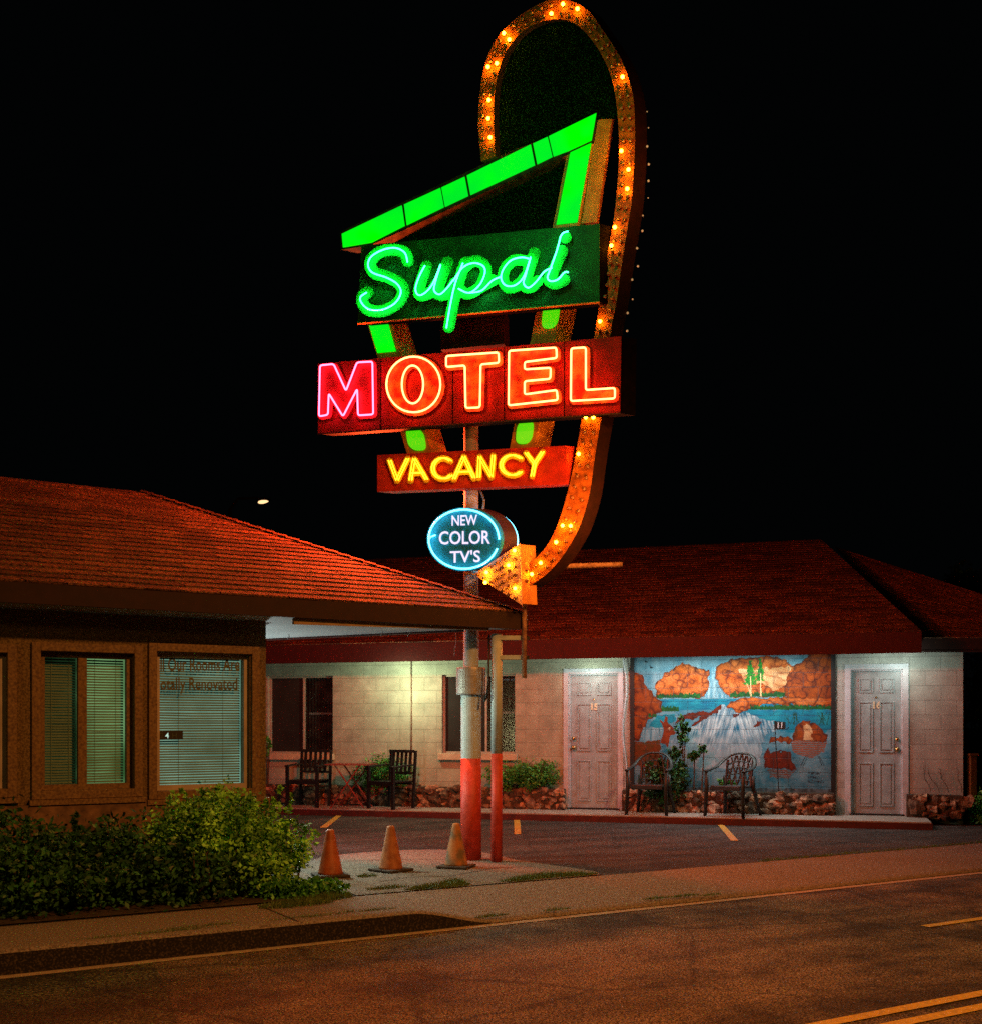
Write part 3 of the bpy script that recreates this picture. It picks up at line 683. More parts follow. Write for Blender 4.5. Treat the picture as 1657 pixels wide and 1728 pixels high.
# walkway with red kerb
sW0, sW1 = -12, BW.sz(1572, 1385, 1)[0]
mb = MB(); prect(mb, BW, sW0, sW1, -.02, .10, -.1, 1.0); struct(mb, 'walkway', mat('walk_concrete', (.34, .33, .29), (.24, .23, .20), scale=7, rough=.8, bump=.3))
mb = MB(); prect(mb, BW, sW0, sW1+.004, -.03, .085, 1.0, 1.012); prect(mb, BW, sW1, sW1+.012, -.03, .085, -.1, 1.012)
struct(mb, 'walkway_kerb', mat('kerb_red', (.09, .016, .010), (.05, .012, .008), scale=9, rough=.7))

# stone planters
def planter(px0, px1, label, w=.26, h=.30, zoff=.10, z1=None):
    a = BW.sz(px0, 1350, w)[0]; b = BW.sz(px1, 1350, w)[0]; org = BW.pt((a+b)/2, .1, w/2)
    T = Thing('stone_planter', label, 'planter', org, 'rubble stone planters along the room wall')
    m = MB(); prect(m, BW, a, b, .095, .10+h, .01, w-.05); T.part(m, 'core', mortarm)
    m = MB(); rg = random.Random(px0)
    x = a
    for row in range(3):
        x = a+.03+rg.random()*.05
        while x < b-.02:
            sz = rg.uniform(.07, .19); zc = .10+.05+row*.10+rg.uniform(-.02, .02)
            c_ = BW.pt(x+sz*.4, min(zc, .1+h-.03), w-.06); st0 = len(m.v)
            m.sphere(c_, sz*rg.uniform(.5,.66), 7, 5, (rg.uniform(.8,1.1), .7, rg.uniform(.5,.9)))
            k = rg.random()*99
            for q in range(st0, len(m.v)):
                v = Vector(m.v[q]); f = 1+1.3*mnoise.noise(v*11+Vector((k, 0, 0))); v = c_+(v-c_)*f
                v.x += .012*mnoise.noise(v*25); m.v[q] = tuple(v)
            x += sz*rg.uniform(.7,1.15)
    T.part(m, 'stones', stonem)
    m = MB(); prect(m, BW, a, b, .10+h, .10+h+.006, .01, w-.10); T.part(m, 'earth', soil)
    return T
planter(300, 948, 'longest stone planter under the two windows, from office to door 15')
planter(1048, 1408, 'stone planter under the waterfall mural'); planter(1531, 1624, 'short stone planter right of door 16')

# ------------------------------------------------------------------ office
office = Thing('motel_office', 'brown office with lit window blinds and a red canopy roof reaching the sign', 'building', (-3, 10.5, 0))
FZ0, FZ1 = 2.30, 2.465
oc = OW.sz(449, 1200)[0]
ow3 = srect(OW, 264, 1102, 424, 1333); ow2 = srect(OW, 68, 1101, 226, 1333); ow1 = srect(OW, -120, 1100, 12, 1333)
mb = MB(); wall_cells(mb, OW, -12, oc, -.0, FZ0, [ow1, ow2, ow3], .16)
mb.prism([OW.pt(oc, 0, -.004), OW.pt(oc, FZ0, -.004), OW.pt(oc, FZ0, -5), OW.pt(oc, 0, -5)], -OW.u*.15)
office.part(mb, 'wall', stucco)
mb = MB(); prect(mb, OW, -12, oc+.02, 0, .70, .0, .05); office.part(mb, 'stone_base', mat('base_stone', (.22, .13, .07), (.08, .05, .03), scale=9, rough=.9, bump=.9, bscale=14))
warm = lambda: trimwood
def office_window(R_, split, lit, text=False):
    a, b, c, d = R_; m = MB(); t = .045
    for q in ((a-.07, a, c-.07, d+.07), (b, b+.07, c-.07, d+.07), (a, b, d, d+.07), (a, b, c-.07, c)): prect(m, OW, *q, 0, .035)
    w = office.part(m, 'window', trimwood, bevel=.004)
    m = MB(); bars = [(a, a+t, c, d), (b-t, b, c, d), (a+t, b-t, c, c+t), (a+t, b-t, d-t, d)]
    if split: bars.append((split-.035, split+.035, c+t, d-t))
    for q in bars: prect(m, OW, *q, -.13, -.06)
    office.part(m, 'frame', trimwood if split else mat('frame_pale', (.42, .38, .33), (.32, .28, .22), rough=.5), parent=w)
    secs = [(a+t, b-t, lit[0])] if not split else [(a+t, split-.035, lit[0]), (split+.035, b-t, lit[1])]
    for (x0, x1, e) in secs:
        m = MB(); z = c+t+.006; k = 0
        while z < d-t-.004:
            pz = .0125
            j0, j1, sg = random.uniform(-.0018, .0018), random.uniform(-.0018, .0018), random.choice((0, 0, 0, .003)); xm = x0+(x1-x0)*random.uniform(.3, .7)
            for xa, xb, za, zb in ((x0+.004, xm, j0, j1-sg), (xm, x1-.004, j1-sg, j1)): m.prism([OW.pt(xa, z+za, -.165), OW.pt(xb, z+zb, -.165), OW.pt(xb, z+zb+.0135, -.180), OW.pt(xa, z+za+.0135, -.180)], Vector((0, 0, .0015)))
            z += .023
        for f in (.25, .78):
            x = x0+(x1-x0)*f; m.prism([OW.pt(x, c+t, -.160), OW.pt(x+.004, c+t, -.160), OW.pt(x+.004, d-t, -.160), OW.pt(x, d-t, -.160)], OW.n*.001)
        office.part(m, 'blind', mat('blind_slat', (.40, .44, .40), (.34, .38, .35), rough=.5), parent=w)
        m = MB(); m.add([OW.pt(x0-.05, c, -.26), OW.pt(x1+.05, c, -.26), OW.pt(x1+.05, d, -.26), OW.pt(x0-.05, d, -.26)], [(0, 1, 2, 3)])
        office.part(m, 'lit_room', e, parent=w)
        m = MB(); prect(m, OW, x0, x1, c+t, d-t, -.10, -.096); office.part(m, 'pane', glassm, parent=w)
    m = MB(); prect(m, OW, a-.09, b+.09, c-.115, c-.072, 0, .07); office.part(m, 'sill', trimwood, parent=w)
    return w
def litmat(name, c1, c2, s, sc=2.0):
    m = bpy.data.materials.new(name); m.use_nodes = True; N = m.node_tree.nodes; L = m.node_tree.links; b = N['Principled BSDF']
    tc = N.new('ShaderNodeTexCoord'); nz = N.new('ShaderNodeTexNoise'); nz.inputs['Scale'].default_value = sc; nz.inputs['Detail'].default_value = 2; L.new(tc.outputs['Object'], nz.inputs['Vector'])
    mr = N.new('ShaderNodeMapRange'); mr.inputs[1].default_value = .35; mr.inputs[2].default_value = .65; L.new(nz.outputs['Fac'], mr.inputs[0])
    mx = N.new('ShaderNodeMix'); mx.data_type = 'RGBA'; mx.inputs[6].default_value = (*c1, 1); mx.inputs[7].default_value = (*c2, 1); L.new(mr.outputs[0], mx.inputs[0])
    b.inputs['Base Color'].default_value = (.1, .1, .1, 1); L.new(mx.outputs[2], b.inputs['Emission Color']); b.inputs['Emission Strength'].default_value = s
    return m
LG = litmat('room_green', (.30, .50, .22), (.06, .15, .05), .75); LC = litmat('room_cyan', (.36, .55, .44), (.12, .24, .20), .8); LD = litmat('room_dim', (.03, .075, .03), (.006, .02, .008), .7)
office_window(ow1, None, (LD,)); office_window(ow2, OW.sz(142, 1200)[0], (LD, LG)); w3 = office_window(ow3, None, (LC,))
# painted lettering on the glass and the small hours plate
a, b, c, d = ow3; inkm = mat('window_ink', (.07, .09, .05), (.10, .12, .07), rough=.6)
def win_text(txt, px, py, hpx, wpx, m):
    vs, fs = text2d(txt, 1, .018, 'LEFT'); xs = [v[0] for v in vs]; ys = [v[1] for v in vs]
    m.add([OW.at(px+(x-min(xs))/(max(xs)-min(xs))*wpx, py-y/.73*hpx, -.094) for x, y in vs], fs)
m = MB(); win_text('ll Our Rooms Are', 271, 1132, 23, 134, m); win_text('otally Renovated', 271, 1164, 21, 130, m); office.part(m, 'lettering', inkm, parent=w3)
m = MB(); m.prism([OW.at(268, 1234, -.088), OW.at(309, 1233, -.088), OW.at(309, 1248, -.088), OW.at(268, 1249, -.088)], OW.n*-.004)
office.part(m, 'hours_plate', blackm, parent=w3)
m = MB(); vs, fs = text2d('4', 1, 0.01, 'LEFT'); m.add([OW.at(279+x*13, 1246-y*13, -.086) for x, y in vs], fs); office.part(m, 'plate_numeral', glow('numeral', (.5, .95, .8), .7), parent=w3)
m = MB(); vs, fs = text2d('H', 1, 0.01, 'LEFT'); m.add([OW.at(290+x*13, 1246-y*13, -.086) for x, y in vs], fs)
office.part(m, 'plate_numeral', mat('dim_letters', (.04, .07, .06), rough=.5), parent=w3); m = MB()
vs, fs = text2d('2', 1, 0.01, 'LEFT'); m.add([OW.at(270+x*13, 1246-y*13, -.086) for x, y in vs], fs); office.part(m, 'plate_numeral', mat('dim_letters', (.04, .07, .06), rough=.5), parent=w3)
# roof
tipS = OF.sz(882, 1027)[0]; tip = OF.pt(tipS, FZ1)
rdg = Vector(((240-CX)/F*12.0, 12.0, H+(HY-830)/F*12.0)); rdl = rdg-ST*9
mb = MB(); shingle_face(mb, OF.pt(-9, FZ1, 0), tip, rdg, rdl, course=.125, tab=.30, th=.012)
pB = Vector((-.284, 11.14, FZ1)); pC = Vector((-2.446, 12.28, FZ1)); pD = pC+Vector((-2.16, 1.14, 0))*3
mb.add([tip, pB, rdg], [(0, 1, 2)]); mb.add([pB, pC, rdg], [(0, 1, 2)]); mb.add([pC, pD, rdl, rdg], [(0, 1, 2, 3)])
# ridge caps along the hip
n = 30
for i in range(n):
    p = tip.lerp(rdg, i/n); q = tip.lerp(rdg, (i+1.15)/n); s1 = Vector((.25, -.95, -.18)).normalized()*.075; s2 = Vector((.1, .9, -.3)).normalized()*.075; up = Vector((0, 0, .022))
    mb.add([p+s1+up*.6, p+up*1.3, p+s2, q+s1, q+up*.8, q+s2], [(0, 1, 4, 3), (1, 2, 5, 4)])
office.part(mb, 'roof', shingle)
mb = MB(); mb.prism([OF.pt(-9, FZ0, .0), OF.pt(tipS+.06, FZ0, .0), OF.pt(tipS+.06, FZ1-.006, .0), OF.pt(-9, FZ1-.006, .0)], -OF.n*.04)
office.part(mb, 'fascia', darkfascia)
mb = MB(); mb.prism([OF.pt(oc+.1, FZ0-.055, -.06), OF.pt(tipS-.35, FZ0-.02, -.06), OF.pt(tipS-.35, FZ0, -.06), OF.pt(oc+.1, FZ0, -.06)], -OF.n*.04)
office.part(mb, 'canopy_beam', mat('tan_trim', (.34, .25, .13), (.25, .18, .1), rough=.7))
z = Vector((0, 0, FZ0+.002-FZ1)); t0 = OF.pt(tipS, FZ0+.002, -.05)
mb = MB(); mb.prism([OF.pt(-9, FZ0+.002, -.05), t0, pB+z, pC+z, pD+z], (0, 0, .02)); office.part(mb, 'soffit', mat('soffit_paint', (.30, .33, .34), (.27, .29, .30), scale=4, rough=.7))
mb = MB(); mb.prism([pB+z*1.12, pC+z*1.12, pC, pB], (.02, .03, 0)); mb.prism([pB+z*1.0, t0, tip, pB], (.01, .03, 0)); office.part(mb, 'fascia', redfascia)
mb = MB(); hk = []
for x, y in ((487, 1079), (644, 1071), (690, 1070), (768, 1064)):
    p = ground(10, 1600); Y = 11.7 if x < 600 else 11.3
    q = Vector(((x-CX)/F*Y, Y, FZ0)); l = .05 if x != 768 else .25
    mb = MB(); mb.tube([q+Vector((.01*math.sin(k), 0, -l*k/5)) for k in range(6)], .005, 5); office.part(mb, 'wire_hook', white)
mb = MB(); mb.box((-2.62, 11.95, 2.02), (.12, .12, .2), .5); office.part(mb, 'hidden_lamp_box', glow('canopy_glow', (.85, 1, .95), 3)); mb = MB(); mb.box((-2.24, 10.80, 2.05), (.1, .1, .16), .5); office.part(mb, 'hidden_lamp_box', glow('canopy_glow', (.85, 1, .95), 3))  # unseen lamp boxes; the second belongs to the added fill behind the corner

# ------------------------------------------------------------------ the sign
sign = Thing('motel_sign', 'tall neon motel sign with a looped bulb arrow on a red and pale blue post', 'sign', (SG.p.x, SG.p.y, 0))
orange = mat('orange_metal', (.85, .33, .05), (.60, .20, .03), scale=9, rough=.5, bump=.15)
dkred = mat('dark_red_metal', (.035, .007, .004), (.02, .005, .003), scale=14, rough=.65, bump=.2)
bandm = mat('marquee_paint', (.62, .17, .012), (.26, .06, .006), scale=13, rough=.55, bump=.2)
panelg = mat('green_panel', (.0005, .15, .014), (.0004, .07, .008), scale=7, rough=.6, bump=.1)
letterg = mat('green_letter', (.004, .85, .05), (.003, .55, .03), scale=18, rough=.55, bump=.1)
panelr = mat('red_panel', (.42, .006, .002), (.22, .003, .002), scale=7, rough=.6)
lettero = mat('orange_letter', (.62, .22, .03), (.50, .03, .01), scale=9, rough=.5, ramp=(.4, .6))
letterm = mat('crimson_letter', (.60, .02, .03), (.40, .012, .02), scale=11, rough=.5)
lettery = mat('yellow_letter', (.80, .50, .02), (.62, .26, .02), scale=20, rough=.5)
tubeg = glow('neon_green', (.02, 1.0, .26), 20); tuber = glow('neon_red', (1, .11, .03), 20); tubem = glow('neon_rose', (1, .04, .09), 17)
tubey = glow('neon_amber', (1, .50, .01), 6.0); tubec = glow('neon_cyan', (.05, .55, .72), 8.0)
lens = litmat('green_lens', (.0, 1, .0), (.0, .78, .02), 1.05, 2.4); lens.node_tree.nodes['Principled BSDF'].inputs['Base Color'].default_value = (0, .2, 0, 1); lens.node_tree.nodes['Principled BSDF'].inputs['Specular IOR Level'].default_value = .1
bulbon = glow('bulb_lit', (1, .30, .006), 100); bulboff = mat('bulb_unlit', (.45, .22, .10), (.35, .16, .08), scale=5, rough=.15, spec=.8)
TH = .70
VX = Vector((.155, .085, 0))     # the cans of the sign are skewed boxes: their returns run back and to one side
def spr(mb, P, of, th=None, PL=SG): return mb.prism([PL.at(x, y, of) for x, y in P], VX if th is None else -PL.n*th)
# posts
def pole_x(px, Y): return (px-CX)/F*Y
zz = lambda py, Y=11.3: H+(HY-py)/F*Y
px_, py_ = SG.p.x, SG.p.y
mb = MB(); mb.lathe([(.104, -.02), (.104, zz(1280))], (px_, py_, 0), 28); post = sign.part(mb, 'post', redpost, label='red lower half of the sign post', smooth=True)
mb = MB(); mb.lathe([(.102, zz(1280)), (.102, zz(1170)), (.077, zz(1169)), (.077, zz(1062))], (px_, py_, 0), 28); sign.part(mb, 'post', palepost, label='pale blue middle of the sign post', smooth=False)
mb = MB(); mb.lathe([(.142, zz(1173)), (.147, zz(1171)), (.147, zz(1130)), (.142, zz(1127)), (.077, zz(1126))], (px_, py_, 0), 32); sign.part(mb, 'collar', galv)
mb = MB(); mb.lathe([(.073, zz(1062)), (.073, zz(620))], (px_, py_, 0), 20); sign.part(mb, 'post', mat('white_post', (.62, .58, .60), (.35, .26, .24), scale=9, rough=.6, ramp=(.45, .7)), label='whitish upper part of the sign post', smooth=True)
mb = MB(); mb.tube([(px_+.12, py_-.03, zz(860)), (px_+.13, py_-.03, zz(845)), (px_+.10, py_-.03, zz(832)), (px_+.08, py_, zz(826))], .012, 6); sign.part(mb, 'conduit', galv)

# marquee band
OUT = [(812, 272), (807, 209), (810, 155), (818, 109), (835, 68), (857, 42), (881, 22), (915, 3), (942, -3), (968, 2), (993, 18), (1015, 48), (1034, 76), (1050, 104), (1062, 137), (1069, 170), (1071, 219), (1070, 267), (1066, 333), (1059, 380), (1050, 435), (1040, 506), (1030, 559), (1022, 630), (1015, 700), (1008, 740), (1002, 780), (995, 830), (985, 868), (974, 897), (960, 922), (945, 944), (925, 966), (903, 983), (888, 990)]
INN = [(836, 272), (833, 209), (834, 158), (840, 122), (852, 87), (869, 63), (891, 44), (915, 34), (940, 30), (962, 34), (979, 45), (994, 60), (1008, 80), (1022, 105), (1032, 131), (1038, 160), (1042, 196), (1044, 231), (1044, 267), (1041, 316), (1036, 364), (1030, 401), (1022, 440), (1014, 490), (1004, 559), (992, 630), (982, 700), (975, 745), (967, 788), (960, 822), (952, 850), (943, 880), (933, 903), (920, 926), (905, 941), (890, 953)]
def resamp(P, n):
    P = np.array(catmull(P, 8)); d = np.r_[0, np.cumsum(np.hypot(*np.diff(P, axis=0).T))]; t = np.linspace(0, d[-1], n)
    return np.stack([np.interp(t, d, P[:, 0]), np.interp(t, d, P[:, 1])], 1)
NB = 150; o_p = resamp(OUT, NB)
ii = np.array(catmull(INN, 16)); i_p = []
last = 0
for k, q in enumerate(o_p):      # the inner edge follows the nearest point of the inner outline
    lo = max(last, 0); d = np.hypot(ii[:, 0]-q[0], ii[:, 1]-q[1]); d[:last] = 1e9; d[last+40:] = 1e9; last = int(np.argmin(d)); i_p.append(ii[last])
i_p = np.array(i_p); i_p[0] = INN[0]; i_p[-1] = INN[-1]
kk = np.ones(7)/7; pad_ = lambda A: np.stack([np.convolve(np.pad(A[:, c_], 3, mode='edge'), kk, 'valid') for c_ in (0, 1)], 1); i_p = pad_(i_p)
fo = .17; VB = Vector((.125, .09, 0))
mb = MB(); vs = []
for q, p in zip(o_p, i_p): vs += [SG.at(*q, fo), SG.at(*p, fo)]
mb.add(vs, [(2*i, 2*i+1, 2*i+3, 2*i+2) for i in range(NB-1)])
band = sign.part(mb, 'marquee_band', bandm)
mb = MB(); vs = []
for q, p in zip(o_p, i_p):
    A, B = SG.at(*q, fo), SG.at(*p, fo); vs += [A, A+VB, B, B+VB]
f_ = []
for i in range(NB-1):
    a = 4*i; b = a+4; f_ += [(a, b, b+1, a+1), (a+2, a+3, b+3, b+2), (a+1, b+1, b+3, a+3)]
f_ += [(0, 1, 3, 2), (4*NB-4, 4*NB-2, 4*NB-1, 4*NB-3)]
mb.add(vs, f_); sign.part(mb, 'band_return', dkred, parent=band)
LIT = [(930, 22), (949.5, 6), (974, 14), (859, 66), (850, 55), (838, 106), (823.5, 112), (825, 168), (824, 199), (827, 231), (1050, 129), (1048, 254), (1060, 285.5), (1058, 318), (1037, 383), (1031, 414), (1012, 542), (988, 704), (1000.6, 704), (976, 766), (949, 887), (962.6, 887.5), (938, 915), (912, 950), (897, 969)]
LITA = [(868, 929), (858, 954), (821, 966), (819, 983), (869, 993)]
bs = MB(); bs.sphere((0, 0, 0), .0165, 10, 8, (1, 1, 1)); bme = {}
def bulb(p, lit, parent, sc=1):
    k = 'lit' if lit else 'off'
    if k not in bme:
        me = bpy.data.meshes.new('bulb'); me.from_pydata(bs.v, [], bs.f); me.polygons.foreach_set('use_smooth', [True]*len(me.polygons)); me.materials.append(bulbon if lit else bulboff); bme[k] = me
    o = bpy.data.objects.new('bulb', bme[k]); COL.objects.link(o); o.parent = parent; o.location = Vector(p)-Vector(sign.org)
    if lit: o['label'] = 'lit amber bulb'
    return o
def socket(mbk, p): mbk.tube([Vector(p)-SG.n*.03, Vector(p)-SG.n*.012], .014, 8)
sock = MB(); extra = MB(); count = 0
for x, y in LIT:
    p = SG.at(x, y, fo+.032); bulb(p, True, band); socket(sock, p); count += 1
cum = 0; prevm = None; cand = []
for k in range(NB):
    m_ = (o_p[k]+i_p[k])/2
    if prevm is not None: cum += np.hypot(*(m_-prevm))
    prevm = m_
    if cum > 14.2:
        cum = 0
        for f in (.28, .72): cand.append(o_p[k]*(1-f)+i_p[k]*f)
cand = [c_ for c_ in cand if all(math.hypot(c_[0]-x, c_[1]-y) > 9 for x, y in LIT) and not (560 < c_[1] < 700)]
for k, c_ in enumerate(cand):
    p = SG.at(c_[0], c_[1], fo+.030); socket(sock, p)
    if count < 100 and (c_[1] > 300 or k % 2 == 0): bulb(p, False, band); count += 1
    else: extra.sphere(p, .0175, 8, 6)
ex = sign.part(extra, 'unlit_bulbs', bulboff, parent=band, smooth=True); ex['kind'] = 'stuff'
sign.part(sock, 'sockets', dkred, parent=band)['kind'] = 'stuff'
beads = MB()
for k in range(60, 112, 3):
    p = SG.at(*o_p[k], fo); q = SG.at(*(o_p[k]+(o_p[k]-i_p[k])*.12), fo)+VB; beads.sphere(q+Vector((random.uniform(-.02, .02), 0, random.uniform(-.03, .03))), random.choice((.006, .008, .011)), 6, 5)
bd = sign.part(beads, 'rear_bulbs', glow('bulb_dim', (1, .5, .2), .4), parent=band); bd['kind'] = 'stuff'

specklem = mat('green_speckle', (.001, .0035, .001), (.03, .13, .03), scale=120, rough=.9, spec=0, ramp=(.55, .72), detail=2)  # for added sheets: faint green glow and grain put into speckled colour
k0 = next(k for k in range(NB) if i_p[k][1] > 205 and k > 40)
m = MB(); P = [tuple(q) for q in i_p[1:k0]]+[(1012, 200), (838, 262)]; m.prism([SG.at(x, y, fo-.05) for x, y in P], VX*.04); sign.part(m, 'speckle_sheet', specklem, label='added dark sheet, faint green glow as speckled colour, filling the loop')
m = MB(); m.prism([SG.at(x, y, .03) for x, y in ((640, 408), (962, 258), (940, 384), (660, 410))], VX*.04); sign.part(m, 'speckle_sheet', specklem, label='added dark sheet, faint green glow as speckled colour, inside the boomerang')
# boomerang frame with lit green lenses
bf = .12
mb = MB(); spr(mb, [(574, 391), (1009, 184), (1000, 241), (960, 259), (627, 413), (576, 421)], bf); 
boom = sign.part(mb, 'boomerang_frame', mat('frame_metal', (.10, .08, .03), (.03, .03, .015), scale=12, rough=.4, metal=.4))
mb = MB(); spr(mb, [(957, 256), (1001, 236), (900, 757), (860, 757)], bf-.004); spr(mb, [(617, 535), (659, 533), (729, 764), (688, 768)], bf-.004)
sign.part(mb, 'frame_leg', orange, parent=boom)
mb = MB(); spr(mb, [(1009.8, 184), (1034, 186), (1006, 374), (981, 377)], bf-.01, .10); sign.part(mb, 'side_plate', orange, parent=boom)
mb = MB(); mb.tube([SG.at(1005, 186, .1), SG.at(1040, 172, -.2)], .012, 6); mb.tube([SG.at(1028, 190, .1), SG.at(1045, 180, -.2)], .012, 6); sign.part(mb, 'brace', galv, parent=boom)
for P in ([(577, 394), (678, 346), (683, 380), (627, 408.5), (579, 416.5)], [(682, 344.5), (743, 316.5), (749, 348.5), (686.5, 379)], [(745, 315.8), (784, 297.5), (790, 329.5), (751, 348)],
          [(788, 295.5), (895, 243), (902, 277.5), (794, 328)], [(899, 241.5), (923.5, 230), (931.5, 263.5), (906, 276)], [(925.5, 229), (1005.5, 190), (997.5, 235.5), (960, 253), (933.5, 263)],
          [(962, 256.5), (997, 240.5), (973.5, 374), (938.5, 378)], [(622, 545), (654, 541), (668, 592), (637, 595)]):
    m = MB(); spr(m, P, bf+.012, .012); sign.part(m, 'lens', lens, parent=boom)
for cx_, cy_, rx, ry in ((929, 530, 14, 24), (702, 741, 15, 19), (885, 729, 14, 20)):
    m = MB(); P = [(cx_+rx*(abs(math.cos(t))**.7)*(1 if math.cos(t) > 0 else -1)+(cy_-(cy_+ry*math.sin(t)))*(.2 if cx_ > 800 else -.3), cy_+ry*(abs(math.sin(t))**.7)*(1 if math.sin(t) > 0 else -1)) for t in np.linspace(0, 2*math.pi, 28, endpoint=False)]
    spr(m, P, bf+.010, .010); sign.part(m, 'lens', glow('green_lens_low', (.02, .75, .0), .9), parent=boom)
# name panel
PF = .25
NP = [(610, 414), (1011, 377), (1011, 509), (604, 545)]; mb = MB(); spr(mb, NP, PF, .012); npan = sign.part(mb, 'name_panel', panelg)
mb = MB(); spr(mb, NP, PF-.013); casem = mat('case_metal', (.009, .004, .003), (.004, .003, .002), scale=14, rough=.8, spec=.05); sign.part(mb, 'case', casem, parent=npan)
mb = MB(); mb.tube([SG.at(604, 546, PF+.004), SG.at(1011, 510, PF+.004)], .011, 4); sign.part(mb, 'edge_trim', orange, parent=npan)
mb = MB(); spr(mb, [(744, 532), (850, 524), (850, 580), (744, 590)], .02, .2); sign.part(mb, 'link_plate', dkred)
SUP = {
 'S': [[(400, 850), (385, 800), (335, 775), (270, 785), (210, 820), (192, 865), (215, 905), (290, 932), (345, 965), (365, 1010), (335, 1065), (270, 1100), (200, 1100), (160, 1068), (152, 1035), (185, 1010)]],
 'u': [[(492, 868), (462, 925), (442, 990), (458, 1024), (495, 1010), (535, 960), (575, 862), (548, 950), (540, 1000), (570, 1020), (610, 985), (642, 942)]],
 'p': [[(692, 855), (652, 960), (625, 1080), (605, 1198)], [(640, 950), (690, 880), (745, 855), (795, 868), (808, 905), (780, 970), (725, 1012), (668, 990)], [(725, 1012), (790, 1000), (845, 948), (890, 928)]],
 'a': [[(1038, 832), (1000, 825), (945, 840), (905, 885), (892, 935), (915, 972), (965, 972), (1012, 925), (1048, 822), (1022, 915), (1010, 960), (1035, 985), (1075, 955), (1120, 900), (1160, 880)]],
 'i': [[(1205, 715), (1185, 790), (1150, 890), (1136, 930), (1152, 950), (1190, 942), (1225, 905), (1246, 903)]]}
FAT = {
 'S': [[(402, 845), (385, 800), (325, 785), (250, 800), (205, 850), (225, 905), (300, 930), (360, 965), (378, 1010), (345, 1070), (270, 1108), (200, 1104), (165, 1070), (165, 1030), (190, 1010)]],
 'u': [[(500, 870), (462, 990), (470, 1028), (520, 1010), (560, 960)], [(612, 850), (560, 990), (575, 1025), (620, 1010), (650, 960)]],
 'p': [[(705, 850), (655, 1010), (618, 1195)], [(690, 890), (745, 845), (800, 860), (812, 910), (780, 980), (720, 1018), (680, 1000)], [(780, 985), (850, 945)]],
 'a': [[(1030, 845), (960, 840), (910, 890), (905, 950), (930, 985), (975, 975), (1020, 930)], [(1068, 800), (1020, 960), (1045, 985), (1085, 950)]],
 'i': [[(1215, 790), (1165, 900), (1145, 945), (1175, 965), (1225, 945)], [(1232, 718), (1233, 722)]]}
for k in SUP:
    fat = [catmull(Z2(p), 6) for p in FAT[k]]; rr = 10.2 if k == 'S' else 9.6
    allp = [q for p in fat for q in p]; bb = (min(x for x, y in allp)-11, min(y for x, y in allp)-11, max(x for x, y in allp)+11, max(y for x, y in allp)+11)
    def fn(X, Y, fat=fat, rr=rr):
        d = sd_stroke(X, Y, fat[0], rr)
        for p in fat[1:]: d = np.minimum(d, sd_stroke(X, Y, p, rr))
        return d
    m = MB(); sdf_mesh(m, fn, bb, 1.4, lambda x, y: SG.at(x, y, PF+.05), lambda x, y: SG.at(x, y, PF+.001))
    lt = sign.part(m, 'letter', letterg, parent=npan, label='green channel letter '+k)
    m = MB()
    for p in SUP[k]: m.tube([SG.at(x, y, PF+.085) for x, y in catmull(Z2(p), 6)], .0062, 8)
    if k == 'i': m.tube([SG.at(x, y, PF+.085) for x, y in catmull(Z2([(1245, 688), (1220, 695), (1205, 715)]), 4)], .0062, 8)
    sign.part(m, 'neon_tube', tubeg, parent=npan, smooth=True)
# MOTEL panel
MF = .28
WP = [(536, 614), (1048, 567), (1046, 697), (537, 732)]; mb = MB(); spr(mb, WP, MF, .012); mpan = sign.part(mb, 'word_panel', panelr)
mb = MB(); spr(mb, WP, MF-.013); sign.part(mb, 'case', casem, parent=mpan)
for x in (643, 764, 851, 952):
    mb = MB(); yt = 614-(x-536)*.0918; yb = 732-(x-536)*.0687; spr(mb, [(x-.6, yt+1), (x+.6, yt+1), (x+.6, yb-1), (x-.6, yb-1)], MF+.003, .003); sign.part(mb, 'seam', casem, parent=mpan)
mb = MB(); mb.tube([SG.at(536, 732, MF+.004), SG.at(1046, 697, MF+.004)], .008, 4); sign.part(mb, 'edge_trim', dkred, parent=mpan)
el = lambda cx, cy, rx, ry, n=40: [(cx+rx*math.cos(t), cy+ry*math.sin(t)) for t in np.linspace(0, 2*math.pi, n, endpoint=False)]
MT = {'M': [fillet(Z3([(55, 540), (60, 285), (128, 278), (190, 412), (245, 270), (322, 266), (326, 530), (250, 535), (246, 402), (175, 540), (104, 425), (100, 532)]), 4)],
      'O': [el(698, 648.5, 45.5, 47), el(696.5, 648.5, 18, 32)],
      'T': [fillet(Z3([(690, 238), (950, 220), (952, 272), (862, 280), (858, 495), (787, 498), (783, 285), (690, 293)]), 4)],
      'E': [fillet(Z3([(1002, 212), (1238, 196), (1240, 248), (1080, 268), (1080, 305), (1210, 297), (1208, 352), (1080, 364), (1080, 430), (1240, 408), (1245, 458), (1000, 485)]), 4)],
      'L': [fillet(Z3([(1312, 200), (1385, 195), (1385, 408), (1530, 398), (1530, 450), (1310, 463)]), 4)]}
